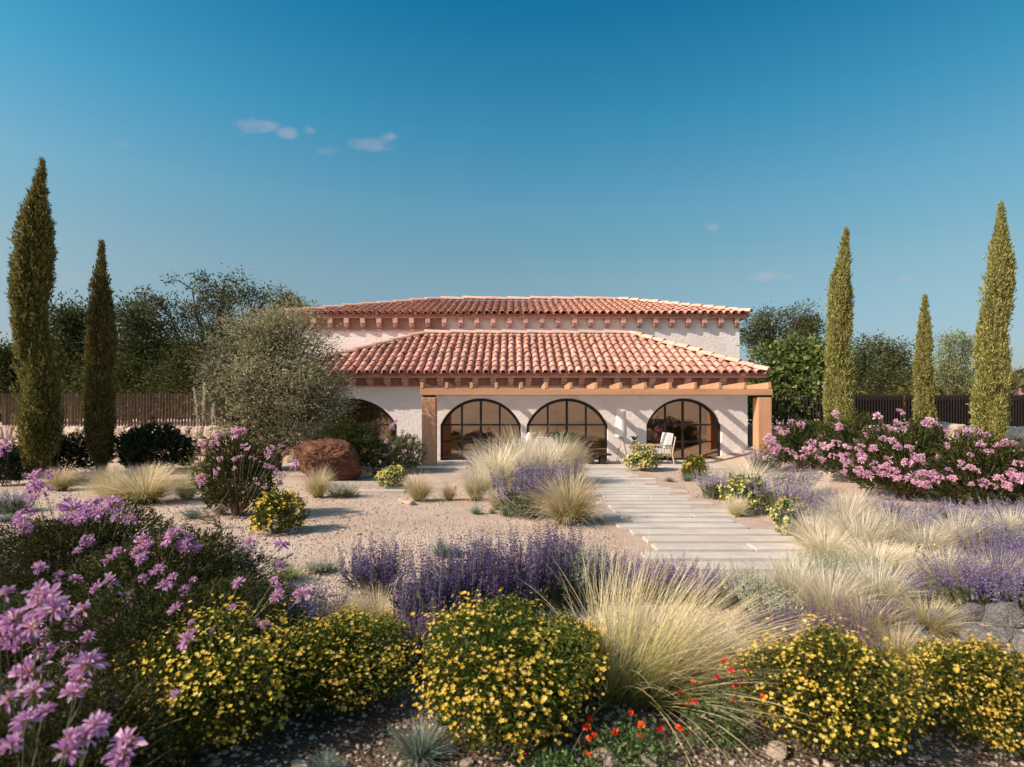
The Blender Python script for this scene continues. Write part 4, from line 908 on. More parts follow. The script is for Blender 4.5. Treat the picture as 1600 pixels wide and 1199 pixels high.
head_shrub('near_shrub', 40, 1300, 420, 230, 'tall violet flowered shrub in front, heads stacked along stout stalks', z5([(150, 640, 150), (185, 660, 120), (130, 600, 100), (50, 700, 130), (20, 760, 110), (75, 775, 120), (110, 720, 100), (300, 850, 130), (275, 905, 110), (250, 945, 90), (100, 880, 140), (120, 940, 110), (320, 1060, 120), (290, 1100, 100), (430, 1120, 160), (420, 1160, 130), (230, 1150, 120), (90, 1040, 100), (20, 605, 80), (40, 1120, 90), (150, 1010, 80), (30, 970, 90), (240, 1100, 80)], 1.9), 'violet', 2.1, None, .12, rnd_heads=10, rsize=.12)
head_shrub('dark_shrub', 372, 800, 125, 120, 'dark rounded shrub with pink flower heads beside the low yellow bush', [(x / 4 + 300, 640 + y / 4, s / 4) for (x, y, s) in [(140, 215, 80), (275, 150, 110), (310, 140, 80), (160, 170, 60), (335, 235, 75), (490, 245, 70), (480, 285, 60), (265, 315, 50), (300, 295, 45), (175, 310, 50), (155, 380, 60), (150, 400, 40), (55, 430, 80), (60, 460, 60), (65, 215, 60), (365, 300, 30), (395, 310, 30), (425, 325, 22), (395, 435, 36), (410, 465, 40), (460, 490, 34), (530, 390, 60), (560, 410, 70), (550, 460, 50), (500, 365, 50), (470, 350, 50), (265, 370, 40), (635, 370, 60), (650, 330, 50), (550, 225, 30), (640, 350, 50)]], 'pink', 8.9, None, .55)
head_shrub('olive_shrub', 622, 736, 84, 62, 'thin olive green shrub with few pink flowers at the house wall', [(612, 668, 14), (595, 680, 10), (604, 690, 11), (588, 705, 11), (578, 695, 8), (572, 710, 9), (640, 690, 10), (655, 688, 9), (618, 660, 12), (628, 675, 10), (600, 712, 9), (632, 705, 9), (615, 698, 8)], 'pink', 16.2, None, .8)
put('dark_shrub', 548, 742, 112, 84, 'dark green shrub standing behind the rust brown boulder', None, 15.6)
RS = 'pink flowering shrubs on the bank below the stone wall'
head_shrub('dark_shrub', 1258, 742, 115, 74, 'pink flowering shrub in front of the shaded rubble stone wall', [], 'pink', 14.6, RS, .8, rnd_heads=44, rsize=.26)
head_shrub('dark_shrub', 1335, 765, 128, 98, 'pink flowering shrub under the cypress next to the leafy shrub', [], 'pink', 12.6, RS, .75, rnd_heads=54, rsize=.245)
head_shrub('dark_shrub', 1420, 792, 168, 118, 'largest pink flowering shrub in front of the smallest cypress', [(1388, 668, 12), (1404, 672, 14), (1395, 690, 24)], 'pink', 10.6, RS, .7, rnd_heads=88, rsize=.21)
head_shrub('dark_shrub', 1530, 806, 185, 108, 'pink flowering shrub spreading below the tall end cypress', [], 'pink', 9.4, RS, .7, rnd_heads=88, rsize=.185)
head_shrub('dark_shrub', 1625, 800, 135, 100, 'pink flowering shrub beside the pale slope path', [], 'pink', 9.6, RS, .7, rnd_heads=44, rsize=.185)
head_shrub('hedge', 5, 760, 60, 60, 'dark low bush with a few violet trusses by the tallest cypress', [(8, 705, 26), (0, 690, 24), (14, 690, 18), (-6, 715, 26)], 'violet', 13.0, None, .9)

# ------------------------------------------------------------------ placed plants
YB = 'mounded yellow flowering bushes along the front of the bed'
put('yellow_near', 355, 1195, 270, 178, 'yellow flowering bush in front of the low dark violet shrub', YB, 2.75)
put('yellow_near', 525, 1118, 240, 142, 'yellow flowering bush beside the dusky purple salvia spikes', YB, 3.05)
put('yellow_near', 790, 1165, 310, 192, 'yellow flowering bush between two blue fescue tufts and the big straw grass', YB, 2.75)
put('yellow_near', 1290, 1187, 270, 172, 'yellow flowering bush next to the red flowered plant', YB, 2.65)
put('yellow_near', 1530, 1192, 215, 166, 'yellow flowering bush below the dark grey rocks', YB, 2.7)
put('yellow_near', 900, 1120, 130, 120, 'sparse yellow flowering bush tucked beside the big straw grass', YB, 3.1)
put('yellow_far', 431, 829, 90, 62, 'small low yellow bush beside the dark pink flowered shrub', None)
put('yellow_far', 1083, 748, 46, 36, 'small yellow bush at the terrace edge near the end window', None)
put('pale_far', 1005, 736, 54, 38, 'pale yellow bush in front of the lounge chair', None)
put('pale_far', 612, 763, 48, 36, 'pale yellow bush beside the timber post', None)
put('pale_far', 1168, 802, 72, 58, 'pale yellow bush between straw grass and path lavender', None)
put('pale_far', 1238, 838, 66, 58, 'pale yellow bush at the path edge between two lavenders', None)
put('pale_far', 1260, 852, 34, 20, 'tiny yellow green bush at the end of the path slabs', None)
put('pale_far', 1452, 895, 60, 44, 'yellow green cushion among the lavender on the slope', None)
put('near_shrub', 130, 1150, 260, 95, 'leafy dark green bush without flowers behind the stacked violet heads', None, 2.6)
put('near_shrub', 30, 1010, 240, 100, 'dark green bush without flowers below the dense violet trusses', None, 3.6)
# salvia row
SR = 'upright purple salvia spikes in a row across the bed'
put('salvia', 583, 928, 105, 98, 'purple salvia clump standing alone on the gravel', None)
ORD = ['first', 'second', 'third', 'fourth', 'fifth', 'sixth', 'seventh', 'eighth']
for k, (px, py, w, h) in enumerate(sorted([(655, 1000, 100, 135), (700, 985, 110, 130), (752, 972, 110, 128), (805, 958, 110, 122), (855, 945, 105, 118), (730, 960, 100, 118), (880, 925, 80, 95), (775, 950, 90, 100)])):
    put('salvia', px, py, w, h * 1.14, ORD[k] + ' purple salvia clump from the dusky mauve salvia along the dense row', SR)
put('dusky', 648, 1050, 95, 115, 'dusky mauve salvia clump between two yellow bushes', None)
put('dusky', 690, 1042, 70, 90, 'smaller dusky mauve salvia clump behind the yellow bush between fescue tufts', None)
put('silver', 890, 945, 80, 95, 'silvery seed spike clump at the end of the purple salvia row', None)
put('silver', 915, 930, 70, 80, 'silvery seed spike clump between salvia row and big straw grass', None)
LV = 'lavender clumps in the planting beds'
for (px, py, w, h, lab, kd) in [
    (818, 806, 80, 92, 'violet lavender clump between the straw tussocks beside the path', 'deep_lavender'), (858, 778, 90, 72, 'violet lavender behind the big straw tussock beside the path', 'deep_lavender'),
    (745, 745, 40, 42, 'thin pale lavender beside the pale grasses at the terrace', 'lavender'), (1118, 780, 50, 52, 'lavender standing on the gravel beside the path', 'lavender'),
    (1213, 805, 80, 74, 'lavender between the two pale yellow path bushes', 'lavender'), (1262, 840, 72, 74, 'lavender beyond the yellow bush at the path edge', 'lavender'),
    (1240, 770, 70, 50, 'lavender in front of the shaded rubble wall shrub', 'lavender'), (1195, 740, 50, 48, 'lavender at the foot of the pergola post', 'lavender'),
    (20, 930, 120, 90, 'bluish violet lavender in front of the dense violet trusses', 'deep_lavender'), (335, 930, 120, 110, 'bluish violet lavender beside the violet star shrub on the gravel', 'deep_lavender'),
    (480, 990, 110, 75, 'bluish violet lavender behind the yellow bush beside mauve salvia', 'deep_lavender'), (425, 965, 80, 70, 'grey lavender beside the bluish lavender and violet star shrub', 'lavender'),
    (125, 757, 50, 26, 'low lavender among tussocks before the shorter dark cypress', 'lavender'), (183, 750, 60, 26, 'low lavender in front of the pale stone wall', 'lavender'),
    (15, 800, 60, 40, 'pale lavender on the gravel near the tallest dark cypress', 'lavender'), (537, 778, 50, 26, 'small green lavender beside the straw tuft at the boulder', 'silver'),
    (505, 892, 52, 24, 'low silvery herb on the gravel near the lone salvia', 'silver')]:
    put(kd, px, py, w, h, lab, LV)
FL = 'lavender clumps in drifts on the slope'
for (px, py, w, h) in [(1390, 812, 60, 44), (1425, 835, 70, 60), (1455, 850, 70, 60), (1530, 835, 60, 60), (1570, 835, 66, 64), (1605, 840, 66, 64), (1545, 865, 70, 66), (1590, 870, 70, 66), (1280, 800, 55, 44), (1470, 812, 50, 38)]:
    put('lavender', px, py, w, h, 'pale lavender clump in the drift below the pink flowering shrubs', FL)
for (px, py, w, h) in [(1500, 930, 95, 86), (1590, 920, 95, 92), (1530, 955, 100, 88), (1580, 965, 100, 90), (1620, 950, 90, 90), (1420, 950, 70, 70), (1390, 935, 60, 62), (1560, 890, 80, 66), (1610, 895, 80, 66)]:
    put('deep_lavender', px, py, w, h, 'deep violet lavender clump in the dense patch above the grey rocks', 'deep violet lavenders on the slope')
for (px, py, w, h) in [(1175, 950, 90, 75), (1275, 940, 95, 80), (1315, 930, 85, 75), (1345, 950, 80, 80), (1200, 975, 90, 70), (1140, 935, 70, 55), (1290, 905, 70, 50)]:
    put('silver', px, py, w, h, 'silvery white herb clump at the near end of the path', 'silvery herbs at the path end')
for (px, py, w, h) in [(1240, 1020, 90, 80), (1300, 1015, 95, 85), (1350, 1000, 85, 80), (1190, 1010, 80, 70), (1390, 990, 80, 70), (1330, 1040, 90, 70)]:
    put('dusky', px, py, w, h, 'faded mauve spike clump behind the yellow bush with red flowers', 'faded mauve spikes on the slope')
for k, (px, py, w, h) in enumerate(sorted([(965, 935, 90, 80), (1015, 935, 90, 72), (1065, 935, 90, 66), (1105, 945, 80, 60), (930, 915, 70, 66)])):
    put('deep_lavender', px, py, w, h, ORD[k] + ' violet lavender from the salvia row behind the big straw grass', 'violet lavenders behind the straw grass')
# tussocks
TS = 'feather grass tussocks in the planting beds'
for (px, py, w, h, lab, kd) in [
    (888, 818, 130, 92, 'largest straw tussock at the corner of the path', 'straw'), (702, 781, 34, 32, 'small straw tuft alone before the pale grasses', 'straw'),
    (745, 782, 66, 62, 'pale tussock at the front of the terrace grass group', 'pale_straw'), (775, 772, 105, 88, 'pale tussock behind the violet lavender in the terrace grass group', 'pale_straw'),
    (815, 756, 140, 90, 'tallest pale tussock in the terrace grass group', 'pale_straw'), (868, 754, 100, 78, 'pale tussock before the black coffee table', 'pale_straw'), (893, 758, 62, 78, 'yellow green tussock beside the black coffee table', 'straw'),
    (778, 795, 50, 40, 'small pinkish tussock at the foot of the violet lavender', 'pale_straw'), (497, 778, 56, 52, 'yellow green tuft in front of the rust brown boulder', 'straw'),
    (655, 782, 62, 48, 'green based tussock beside the pale yellow bush', 'straw'), (1165, 775, 110, 56, 'wide pale tussock beside the lavender along the path', 'pale_straw'), (1150, 808, 42, 38, 'little pale tussock at the path edge', 'pale_straw'),
    (1258, 795, 66, 52, 'pale tussock among the lavenders beside the pink shrubs', 'pale_straw'), (1318, 850, 100, 78, 'pale tussock on the slope near the path end', 'pale_straw'), (1345, 875, 110, 80, 'pale spreading tussock above the silvery herbs', 'pale_straw'),
    (95, 765, 62, 42, 'straw tussock beside the tallest cypress', 'straw'), (225, 786, 135, 62, 'largest straw tussock before the dark hedge bush', 'straw'), (175, 778, 80, 46, 'straw tussock in the middle of the fence bed', 'straw'),
    (292, 780, 56, 44, 'straw tussock beside the pink flowered dark shrub', 'straw'), (238, 752, 60, 32, 'straw tussock at the foot of the dark hedge bush', 'straw'), (165, 760, 50, 36, 'straw tussock under the shorter dark cypress', 'straw'),
    (590, 990, 120, 75, 'dry straw grass in front of the lone salvia', 'straw'), (540, 985, 110, 66, 'dry tangled grass beside the bluish lavender', 'straw'),
    (1330, 815, 90, 50, 'pale tussock between path lavender and pink shrubs', 'pale_straw'), (1395, 845, 110, 56, 'pale tussock in the gap of the lavender drift', 'pale_straw'), (1290, 880, 100, 60, 'pale tussock at the far side of the silvery herbs', 'pale_straw'), (1240, 950, 110, 88, 'tall pale grass rising between the silvery herbs', 'pale_straw'), (1295, 975, 120, 95, 'tall pale grass behind the yellow bush with red flowers', 'pale_straw'), (1370, 960, 120, 92, 'tall pale grass beside the deep violet lavenders', 'pale_straw'), (1350, 1005, 120, 80, 'straw grass among the faded mauve spikes', 'straw'), (1470, 935, 110, 80, 'tall pale grass at the edge of the deep violet patch', 'pale_straw'), (1500, 865, 90, 70, 'pale grass within the pale lavender drift', 'pale_straw'), (1445, 880, 100, 70, 'pale grass around the yellow green cushion', 'pale_straw'), (1560, 935, 90, 76, 'pale grass inside the deep violet patch', 'pale_straw'), (1580, 855, 90, 66, 'pale grass below the spreading pink shrub', 'pale_straw'), (1270, 860, 90, 64, 'pale grass beside the tiny yellow green bush', 'pale_straw'), (1205, 795, 60, 50, 'pale grass between the path lavenders', 'pale_straw'), (845, 765, 110, 76, 'pale tussock between the violet lavender and garden sofa', 'pale_straw'), (1420, 905, 110, 56, 'pale dry grass beside the yellow green cushion', 'pale_straw'), (1370, 905, 120, 66, 'pale dry grass on the sandy slope', 'pale_straw'), (1480, 900, 80, 46, 'pale grass beside the deep violet lavenders', 'pale_straw'), (1450, 985, 110, 56, 'dry grass above the grey rocks', 'straw'), (1400, 1030, 120, 60, 'dry grass between two yellow bushes', 'straw')]:
    put(kd, px, py, w, h, lab, TS)
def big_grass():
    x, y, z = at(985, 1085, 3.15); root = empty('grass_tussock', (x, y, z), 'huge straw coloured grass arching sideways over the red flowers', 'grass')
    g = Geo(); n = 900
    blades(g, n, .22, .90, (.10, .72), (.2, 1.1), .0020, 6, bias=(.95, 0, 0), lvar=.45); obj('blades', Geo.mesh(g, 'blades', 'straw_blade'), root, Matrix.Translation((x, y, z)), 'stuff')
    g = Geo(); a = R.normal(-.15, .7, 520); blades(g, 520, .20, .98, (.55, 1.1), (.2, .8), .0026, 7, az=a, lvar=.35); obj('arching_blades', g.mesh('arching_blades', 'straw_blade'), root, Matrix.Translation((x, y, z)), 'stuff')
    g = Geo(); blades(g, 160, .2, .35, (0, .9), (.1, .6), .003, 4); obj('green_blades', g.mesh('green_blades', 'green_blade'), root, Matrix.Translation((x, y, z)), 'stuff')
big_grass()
# fescues and small tufts
FT = 'small blue green fescue tufts on the gravel'
for (px, py, w, h, lab) in [(655, 1178, 105, 62, 'blue fescue tuft at the foot of the two yellow bushes'), (505, 1200, 56, 34, 'small blue fescue tuft below the yellow bush beside the salvia'), (744, 801, 24, 16, 'grey green tuft before the pale terrace grasses'), (770, 800, 16, 10, 'tiny grey green tuft before the violet lavender'), (790, 803, 24, 12, 'grey green tuft at the foot of the violet lavender'),
                            (1046, 753, 20, 9, 'tiny blue tuft on the gravel beside the path start'), (1074, 752, 24, 14, 'blue tuft beside the small yellow terrace bush'), (588, 742, 20, 12, 'blue tuft by the boulder and wall shrub'), (690, 868, 46, 34, 'grey green tuft beside the flat stones on the gravel'), (715, 868, 34, 18, 'green tuft of the pair on the open gravel'), (745, 868, 26, 14, 'low grey tuft at the end of the open gravel'),
                            (742, 852, 16, 12, 'tiny tuft alone on the open gravel'), (300, 810, 40, 20, 'grey green tuft on the gravel behind violet trusses'), (345, 805, 36, 18, 'grey green tuft at the foot of the pink flowered dark shrub'), (20, 800, 60, 22, 'wide grey tuft near the tallest cypress'), (8, 815, 30, 16, 'small grey tuft at the gravel margin'), (435, 885, 30, 14, 'little green tuft beside the bluish lavender')]:
    put('fescue', px, py, w, h, lab, FT)
for (px, py, w, h, lab) in [(310, 755, 50, 46, 'upright green grass under the pampas plumes'), (450, 905, 60, 26, 'thin green grass on the gravel by the bluish lavender'), (918, 738, 8, 7, 'tiny green sprout between the path slabs'), (915, 812, 24, 22, 'small green tuft beside the largest straw tussock')]:
    put('green_tuft', px, py, w, h, lab)
# dark hedges
for (px, py, w, h, d, lab) in [(248, 738, 125, 72, 16.4, 'dark evergreen hedge bush before the pale stone wall'), (105, 745, 95, 60, 15.6, 'dark evergreen bush between the two dark cypresses'), (20, 752, 110, 48, 14.8, 'dark low evergreen bush under the tallest cypress'), (218, 735, 60, 62, 16.9, 'small dark evergreen bush beside the shorter cypress')]:
    put('hedge', px, py, w, h, lab, 'dark evergreen bushes before the stone wall', d)

# ------------------------------------------------------------------ boulder, rocks, dead twigs, pampas, red flowers
def rocks():
    x, y, z = at(502, 752); v, f = rock(203, 4, .16, .25, 7)
    o = obj('boulder', mk_mesh('boulder', v, f, 'red_rock'), None, Matrix.Translation((x, y + .45, .42)) @ Matrix.Rotation(.25, 4, 'Y') @ Matrix.Rotation(.5, 4, 'Z') @ Matrix.Diagonal((.92, .70, .66, 1))); tag(o, 'large rust brown boulder beside the olive tree', 'boulder')
    for i, (px, py, d, s, fl) in enumerate([(1370, 1010, 4.2, .12, .7), (1430, 1020, 3.9, .13, .7), (1485, 1010, 4.1, .16, .8), (1550, 1030, 3.7, .19, .9), (1605, 1045, 3.5, .20, .9), (1575, 1000, 4.2, .17, .8), (1515, 1005, 4.3, .14, .7), (1460, 1060, 3.5, .12, .6)]):
        x, y, z = at(px, py, d); v, f = rock(300 + i, 3, .2, .3, 8)
        o = obj('rock', mk_mesh('rock', v, f, 'grey_rock'), None, Matrix.Translation((x, y, z + s * .2)) @ Matrix.Rotation(R.random() * 6, 4, 'Z') @ Matrix.Diagonal((s * 1.15, s * .9, s * fl, 1))); tag(o, 'dark grey cracked rock behind the yellow bushes on the slope', 'rock', 'grey rocks on the slope')
    for i, (px, py, s) in enumerate([(728, 872, .06), (760, 866, .05), (685, 872, .045), (945, 1190, .07), (1015, 1195, .05), (640, 788, .12), (630, 783, .10), (560, 835, .05), (905, 820, .06), (1215, 1180, .06), (470, 1192, .05), (730, 1190, .035)]):
        x, y, z = at(px, py); v, f = rock(400 + i, 2, .15, .3, 5)
        o = obj('stone', mk_mesh('stone', v, f, 'pale_stone'), None, Matrix.Translation((x, y, z + s * .2)) @ Matrix.Rotation(R.random() * 6, 4, 'Z') @ Matrix.Diagonal((s, s * .8, s * .6, 1))); tag(o, 'loose pale stone lying on the gravel', 'stone', 'loose stones on the gravel')
    for i, (px, py, d, s) in enumerate([(1380, 712, 18.2, .9), (1420, 705, 18.4, .7), (1480, 715, 18.0, 1.0), (1515, 700, 18.6, .9), (1590, 705, 17.2, .9), (1350, 705, 18.6, .7)]):
        x, y, z = at(px, py, d); v, f = rock(500 + i, 3, .2, .3, 7)
        o = obj('rock', mk_mesh('rock', v, f, 'pale_stone'), None, Matrix.Translation((x, y, z + s * .1)) @ Matrix.Rotation(R.random() * 6, 4, 'Z') @ Matrix.Diagonal((s * .8, s * .55, s * .5, 1))); tag(o, 'pale pinkish rock on the bank behind the pink shrubs', 'rock', 'pale rocks on the bank')
rocks()
def twigs():
    def dead(px, py, d, n, L, label, lean):
        x, y, z = at(px, py, d); g = Geo()
        for i in range(n):
            a = R.uniform(*lean); e = np.array([math.cos(a) * L * R.uniform(.4, 1), R.normal(0, L * .25), abs(math.sin(a)) * L * R.uniform(.3, .8) + .03]); p = wiggle((0, 0, 0.02), e, 6, L * .05); tube(g, p, np.linspace(.008, .003, 6), 4)
            for k in range(3):
                q = p[R.integers(2, 5)]; tube(g, wiggle(q, q + R.normal(0, .28, 3) * L * np.array([1, 1, .5]) + np.array([0, 0, .08]) * L, 4, L * .03), np.linspace(.004, .0015, 4), 3)
        o = obj('dry_branch', g.mesh('dry_branch', 'twig'), None, Matrix.Translation((x, y, z))); tag(o, label, 'branch')
    dead(345, 822, 7.9, 9, .55, 'leafless brown twigs at the foot of the pink flowered shrub', (1.2, 3.0))
    dead(210, 1120, 2.7, 8, .5, 'bare dry branches lying between violet and yellow bushes', (-.4, 1.0))
    dead(270, 1090, 2.8, 6, .4, 'bent dry twigs under the low violet star shrub', (0, 2.6))
    # pampas plumes
    x, y, z = at(312, 750); g = Geo(); gp = Geo()
    for (ex, ez) in ((-.10, 2.35), (.10, 2.5), (.32, 2.0)):
        p = wiggle((x, y, z), (x + ex, y, z + ez * .78), 5, .02); tube(g, p, np.linspace(.012, .006, 5), 5)
        n = 160; s = R.random(n); top = p[-1] + (p[-1] - p[-2]) / np.linalg.norm(p[-1] - p[-2]) * .0
        q = p[-2] + (p[-1] - p[-2]) * (s[:, None] * 1.9 - .1); q += R.normal(0, .016, (n, 3)) * (np.sin(s * 3.14) + .25)[:, None]
        scatter(gp, NARROW, LEAF_F, q, unit(R.normal(0, .45, (n, 3)) + np.array([0, 0, 1.])), .075 * R.uniform(.6, 1.2, n))
    root = empty('pampas_grass', (x, y, z), 'three tall cream pampas plumes before the slatted fence', 'grass')
    obj('stems', g.mesh('stems', 'lavender_leaf'), root, None, 'stuff'); obj('plumes', gp.mesh('plumes', 'plume'), root, None, 'stuff')
twigs()
def red_plants():
    for (px, py, w, h, d, n, lab) in [(1125, 1180, 120, 100, 2.62, 16, 'upright green plant with red flowers next to the yellow bush'), (990, 1195, 150, 60, 2.5, 11, 'low creeping plant with red flowers on the gravel'), (870, 1200, 110, 34, 2.42, 5, 'flat leafy plant with few red flowers below the yellow bush'), (250, 1190, 90, 60, 2.5, 5, 'small plant with red flowers under the yellow bush in front')]:
        x, y, z = at(px, py, d); root = empty('red_flower_plant', (x, y, z), lab, 'flower', 'red flowering plants on the gravel'); w = w / F * d; h = h / F * d
        nl = 700; g = Geo(); o = np.stack([x + R.normal(0, w * .26, nl), y + R.normal(0, w * .2, nl), z + .005 + h * .8 * R.random(nl)], 1)
        scatter(g, LEAF, LEAF_F, o, R.normal(0, .7, o.shape) + np.array([0, 0, .5]), .028 * R.uniform(.5, 1.3, nl)); obj('leaves', g.mesh('leaves', 'low_leaf'), root, None, 'stuff')
        gs = Geo(); me = None
        for i in range(n):
            p = np.array([x + R.uniform(-.55, .55) * w, y + R.normal(0, w * .2), z + h * R.uniform(.6, 1.15)])
            tube(gs, wiggle((x + (p[0] - x) * .6, y + (p[1] - y) * .6, z), p, 4, .008), .0018, 4)
            gf = Geo()
            if me is None:
                k = 9; dq = clump_dirs(k, .3); scatter(gf, PETAL * np.array([2.4, 1, 1.5]), PETAL_F, np.zeros((k, 3)), dq, .5 * R.uniform(.7, 1.1, k)); me = gf.mesh('flower', 'red_petal')
            obj('flower', me, root, Matrix.Translation(p) @ Matrix.Rotation(R.random() * 6, 4, 'Z') @ Matrix.Rotation(R.normal(0, .5), 4, 'X') @ Matrix.Scale(.042 * R.uniform(.7, 1.2), 4))
        obj('stems', gs.mesh('stems', 'low_leaf'), root, None, 'stuff')
red_plants()

# ------------------------------------------------------------------ terrace furniture
def lathe(profile, seg=20):
    v = []; f = []
    for (r, z) in profile:
        for k in range(seg): a = 2 * math.pi * k / seg; v.append((r * math.cos(a), r * math.sin(a), z))
    for i in range(len(profile) - 1):
        for k in range(seg): k2 = (k + 1) % seg; f.append((i * seg + k, i * seg + k2, (i + 1) * seg + k2, (i + 1) * seg + k))
    f.append(list(range(seg))[::-1]); f.append([(len(profile) - 1) * seg + k for k in range(seg)])
    return np.array(v), f
def shift(vf, x, y, z): return np.asarray(vf[0], float) + np.array([x, y, z]), vf[1]
def cushion(sx, sy, sz, seed=0):
    v, f = ico()
    for _ in range(3): v, f = subdiv(v, f)
    p = np.sign(v) * np.abs(v) ** .38; p = p / np.maximum(np.abs(p).max(1, keepdims=True), .01) * (.86 + .14 * (np.linalg.norm(v[:, :2], axis=1, keepdims=True)))
    return p * np.array([sx, sy, sz]), f
def tubes(name, lst, mat, parent, sides=7):
    g = Geo()
    for (pts, r) in lst: tube(g, pts, r, sides)
    return obj(name, g.mesh(name, mat, True), parent)
def furniture():
    zf = .045
    # floor lamp
    x, y = 3.70, 19.55; r = empty('floor_lamp', (x, y, zf), 'tall floor lamp with white cloth shade against the house wall', 'lamp')
    part('lamp_shade', shift(lathe([(.20, .85), (.165, 1.72), (.155, 1.72), (.19, .87)], 24), x, y, zf), 'white_cloth', r, smooth=False)
    for a in (0, 2.1, 4.2): tubes('leg', [([(x + .24 * math.cos(a), y + .2 * math.sin(a), zf), (x + .03 * math.cos(a), y + .03 * math.sin(a), zf + .95)], .018)], 'rattan', r)
    # lounge chair, seen from its side, back to the end window
    cx, cy = 4.70, 18.75; r = empty('lounge_chair', (cx, cy, zf), 'rattan lounge chair with white cushions beside the floor lamp', 'chair')
    for sx, sy in ((-.40, -.36), (-.40, .36), (.42, -.36), (.42, .36)):
        back = sx > 0
        tubes('leg', [([(cx + sx + (.06 if back else -.02), cy + sy, zf), (cx + sx, cy + sy, zf + .35), (cx + sx + (.10 if back else 0), cy + sy, zf + (.86 if back else .58))], [.02, .024, .02])], 'rattan', r)
    for sy in (-.36, .36):
        tubes('armrest', [([(cx - .44, cy + sy, zf + .58), (cx - .1, cy + sy, zf + .60), (cx + .46, cy + sy, zf + .60)], .024)], 'rattan', r)
        for k in range(9): tubes('spindle', [([(cx - .36 + k * .09, cy + sy, zf + .30), (cx - .36 + k * .095, cy + sy, zf + .59)], .009)], 'rattan', r, 5)
    tubes('seat_frame', [([(cx - .42, cy - .36, zf + .30), (cx + .44, cy - .36, zf + .28)], .022), ([(cx - .42, cy + .36, zf + .30), (cx + .44, cy + .36, zf + .28)], .022), ([(cx - .41, cy - .36, zf + .30), (cx - .41, cy + .36, zf + .30)], .022), ([(cx + .43, cy - .36, zf + .29), (cx + .43, cy + .36, zf + .29)], .022)], 'rattan', r)
    tubes('back_rail', [([(cx + .52, cy - .36, zf + .86), (cx + .54, cy, zf + .88), (cx + .52, cy + .36, zf + .86)], .022)], 'rattan', r)
    part('seat_cushion', shift(cushion(.40, .33, .09), cx - .02, cy, zf + .41), 'white_cloth', r, smooth=True)
    v, f = cushion(.10, .33, .26); a = .2; vv = v.copy(); vv[:, 0] = v[:, 0] * math.cos(a) + v[:, 2] * math.sin(a); vv[:, 2] = -v[:, 0] * math.sin(a) + v[:, 2] * math.cos(a)
    part('back_cushion', shift((vv, f), cx + .33, cy, zf + .75), 'white_cloth', r, smooth=True)
    # side table and potted plant
    x, y = 4.12, 19.25; r = empty('side_table', (x, y, zf), 'small round rattan side table beside the lounge chair', 'table')
    part('table_top', shift(lathe([(.26, .55), (.28, .56), (.28, .585), (.26, .595)], 24), x, y, zf), 'rattan', r)
    for a in (.5, 2.6, 4.7): tubes('leg', [([(x + .24 * math.cos(a), y + .24 * math.sin(a), zf), (x + .18 * math.cos(a), y + .18 * math.sin(a), zf + .55)], .016)], 'rattan', r)
    def pot_plant(x, y, z, nm, label, pr, ph, n, L, mat, potmat):
        r = empty(nm, (x, y, z), label, 'plant'); part('pot', shift(lathe([(pr * .7, 0), (pr, ph * .5), (pr * .95, ph), (pr * .8, ph), (pr * .8, ph * .9)], 18), x, y, z), potmat, r, smooth=False)
        for i in range(n):
            a = i * 2.4 + R.normal(0, .2); g = Geo(); d0 = unit(np.array([math.cos(a) * .6, math.sin(a) * .6, 1.2]))
            m = 6; pts = [np.array([x, y, z + ph * .9])]
            for k in range(m): pts.append(pts[-1] + (d0 + np.array([math.cos(a), math.sin(a), -.6]) * .22 * k * .4) * L / m)
            side = np.array([-math.sin(a), math.cos(a), .15]); V = []
            for k in range(m + 1):
                w = L * .20 * math.sin(math.pi * max(.05, (k / m)) ** .8) if k > 1 else L * .02
                V += [pts[k] + side * w + np.array([0, 0, w * .3]), pts[k], pts[k] - side * w + np.array([0, 0, w * .3])]
            Fq = [(3 * k + j, 3 * k + j + 1, 3 * k + j + 4, 3 * k + j + 3) for k in range(m) for j in (0, 1)]; g.add(V, np.array(Fq), R.random())
            obj('leaf', g.mesh('leaf', mat), r)
    pot_plant(4.08, 19.22, zf + .596, 'potted_plant', 'small green potted plant on the rattan side table', .075, .11, 14, .24, 'banana_leaf', 'clay_pot')
    pot_plant(1.66, 19.0, zf, 'potted_plant', 'broad leaved plant in a pot behind the terrace grasses', .17, .40, 9, .85, 'banana_leaf', 'clay_pot')
    # black coffee table
    x, y = 2.75, 18.6; r = empty('coffee_table', (x, y, zf), 'low black timber coffee table on the terrace', 'table')
    part('table_top', bevel_box(x - .42, x + .42, y - .3, y + .3, zf + .28, zf + .33, .01), 'dark_wood', r)
    for sx in (-.3, .08): part('leg', bevel_box(x + sx, x + sx + .17, y - .25, y + .25, zf, zf + .278, .008), 'dark_wood', r)
    x, y = 2.85, 19.3; r = empty('bench', (x, y, zf), 'dark timber bench behind the black coffee table', 'bench')
    part('seat', bevel_box(x - .42, x + .3, y - .2, y + .2, zf + .40, zf + .46, .01), 'room_wood', r)
    for sx in (-.34, .16): part('leg', bevel_box(x + sx, x + sx + .06, y - .16, y + .16, zf, zf + .398, .006), 'room_wood', r)
    # sofa with rattan back and dome lamp behind the grasses
    x, y = 1.0, 18.7; r = empty('garden_sofa', (x, y, zf), 'pale rattan garden sofa partly hidden by the terrace grasses', 'sofa')
    part('seat_cushion', shift(cushion(.62, .36, .10), x, y, zf + .40), 'white_cloth', r, smooth=True)
    part('back_cushion', shift(cushion(.62, .10, .19), x, y + .3, zf + .60), 'white_cloth', r, smooth=True)
    tubes('back_rail', [([(x - .68, y + .42, zf + .80), (x, y + .45, zf + .83), (x + .68, y + .42, zf + .80)], .024)], 'rattan', r)
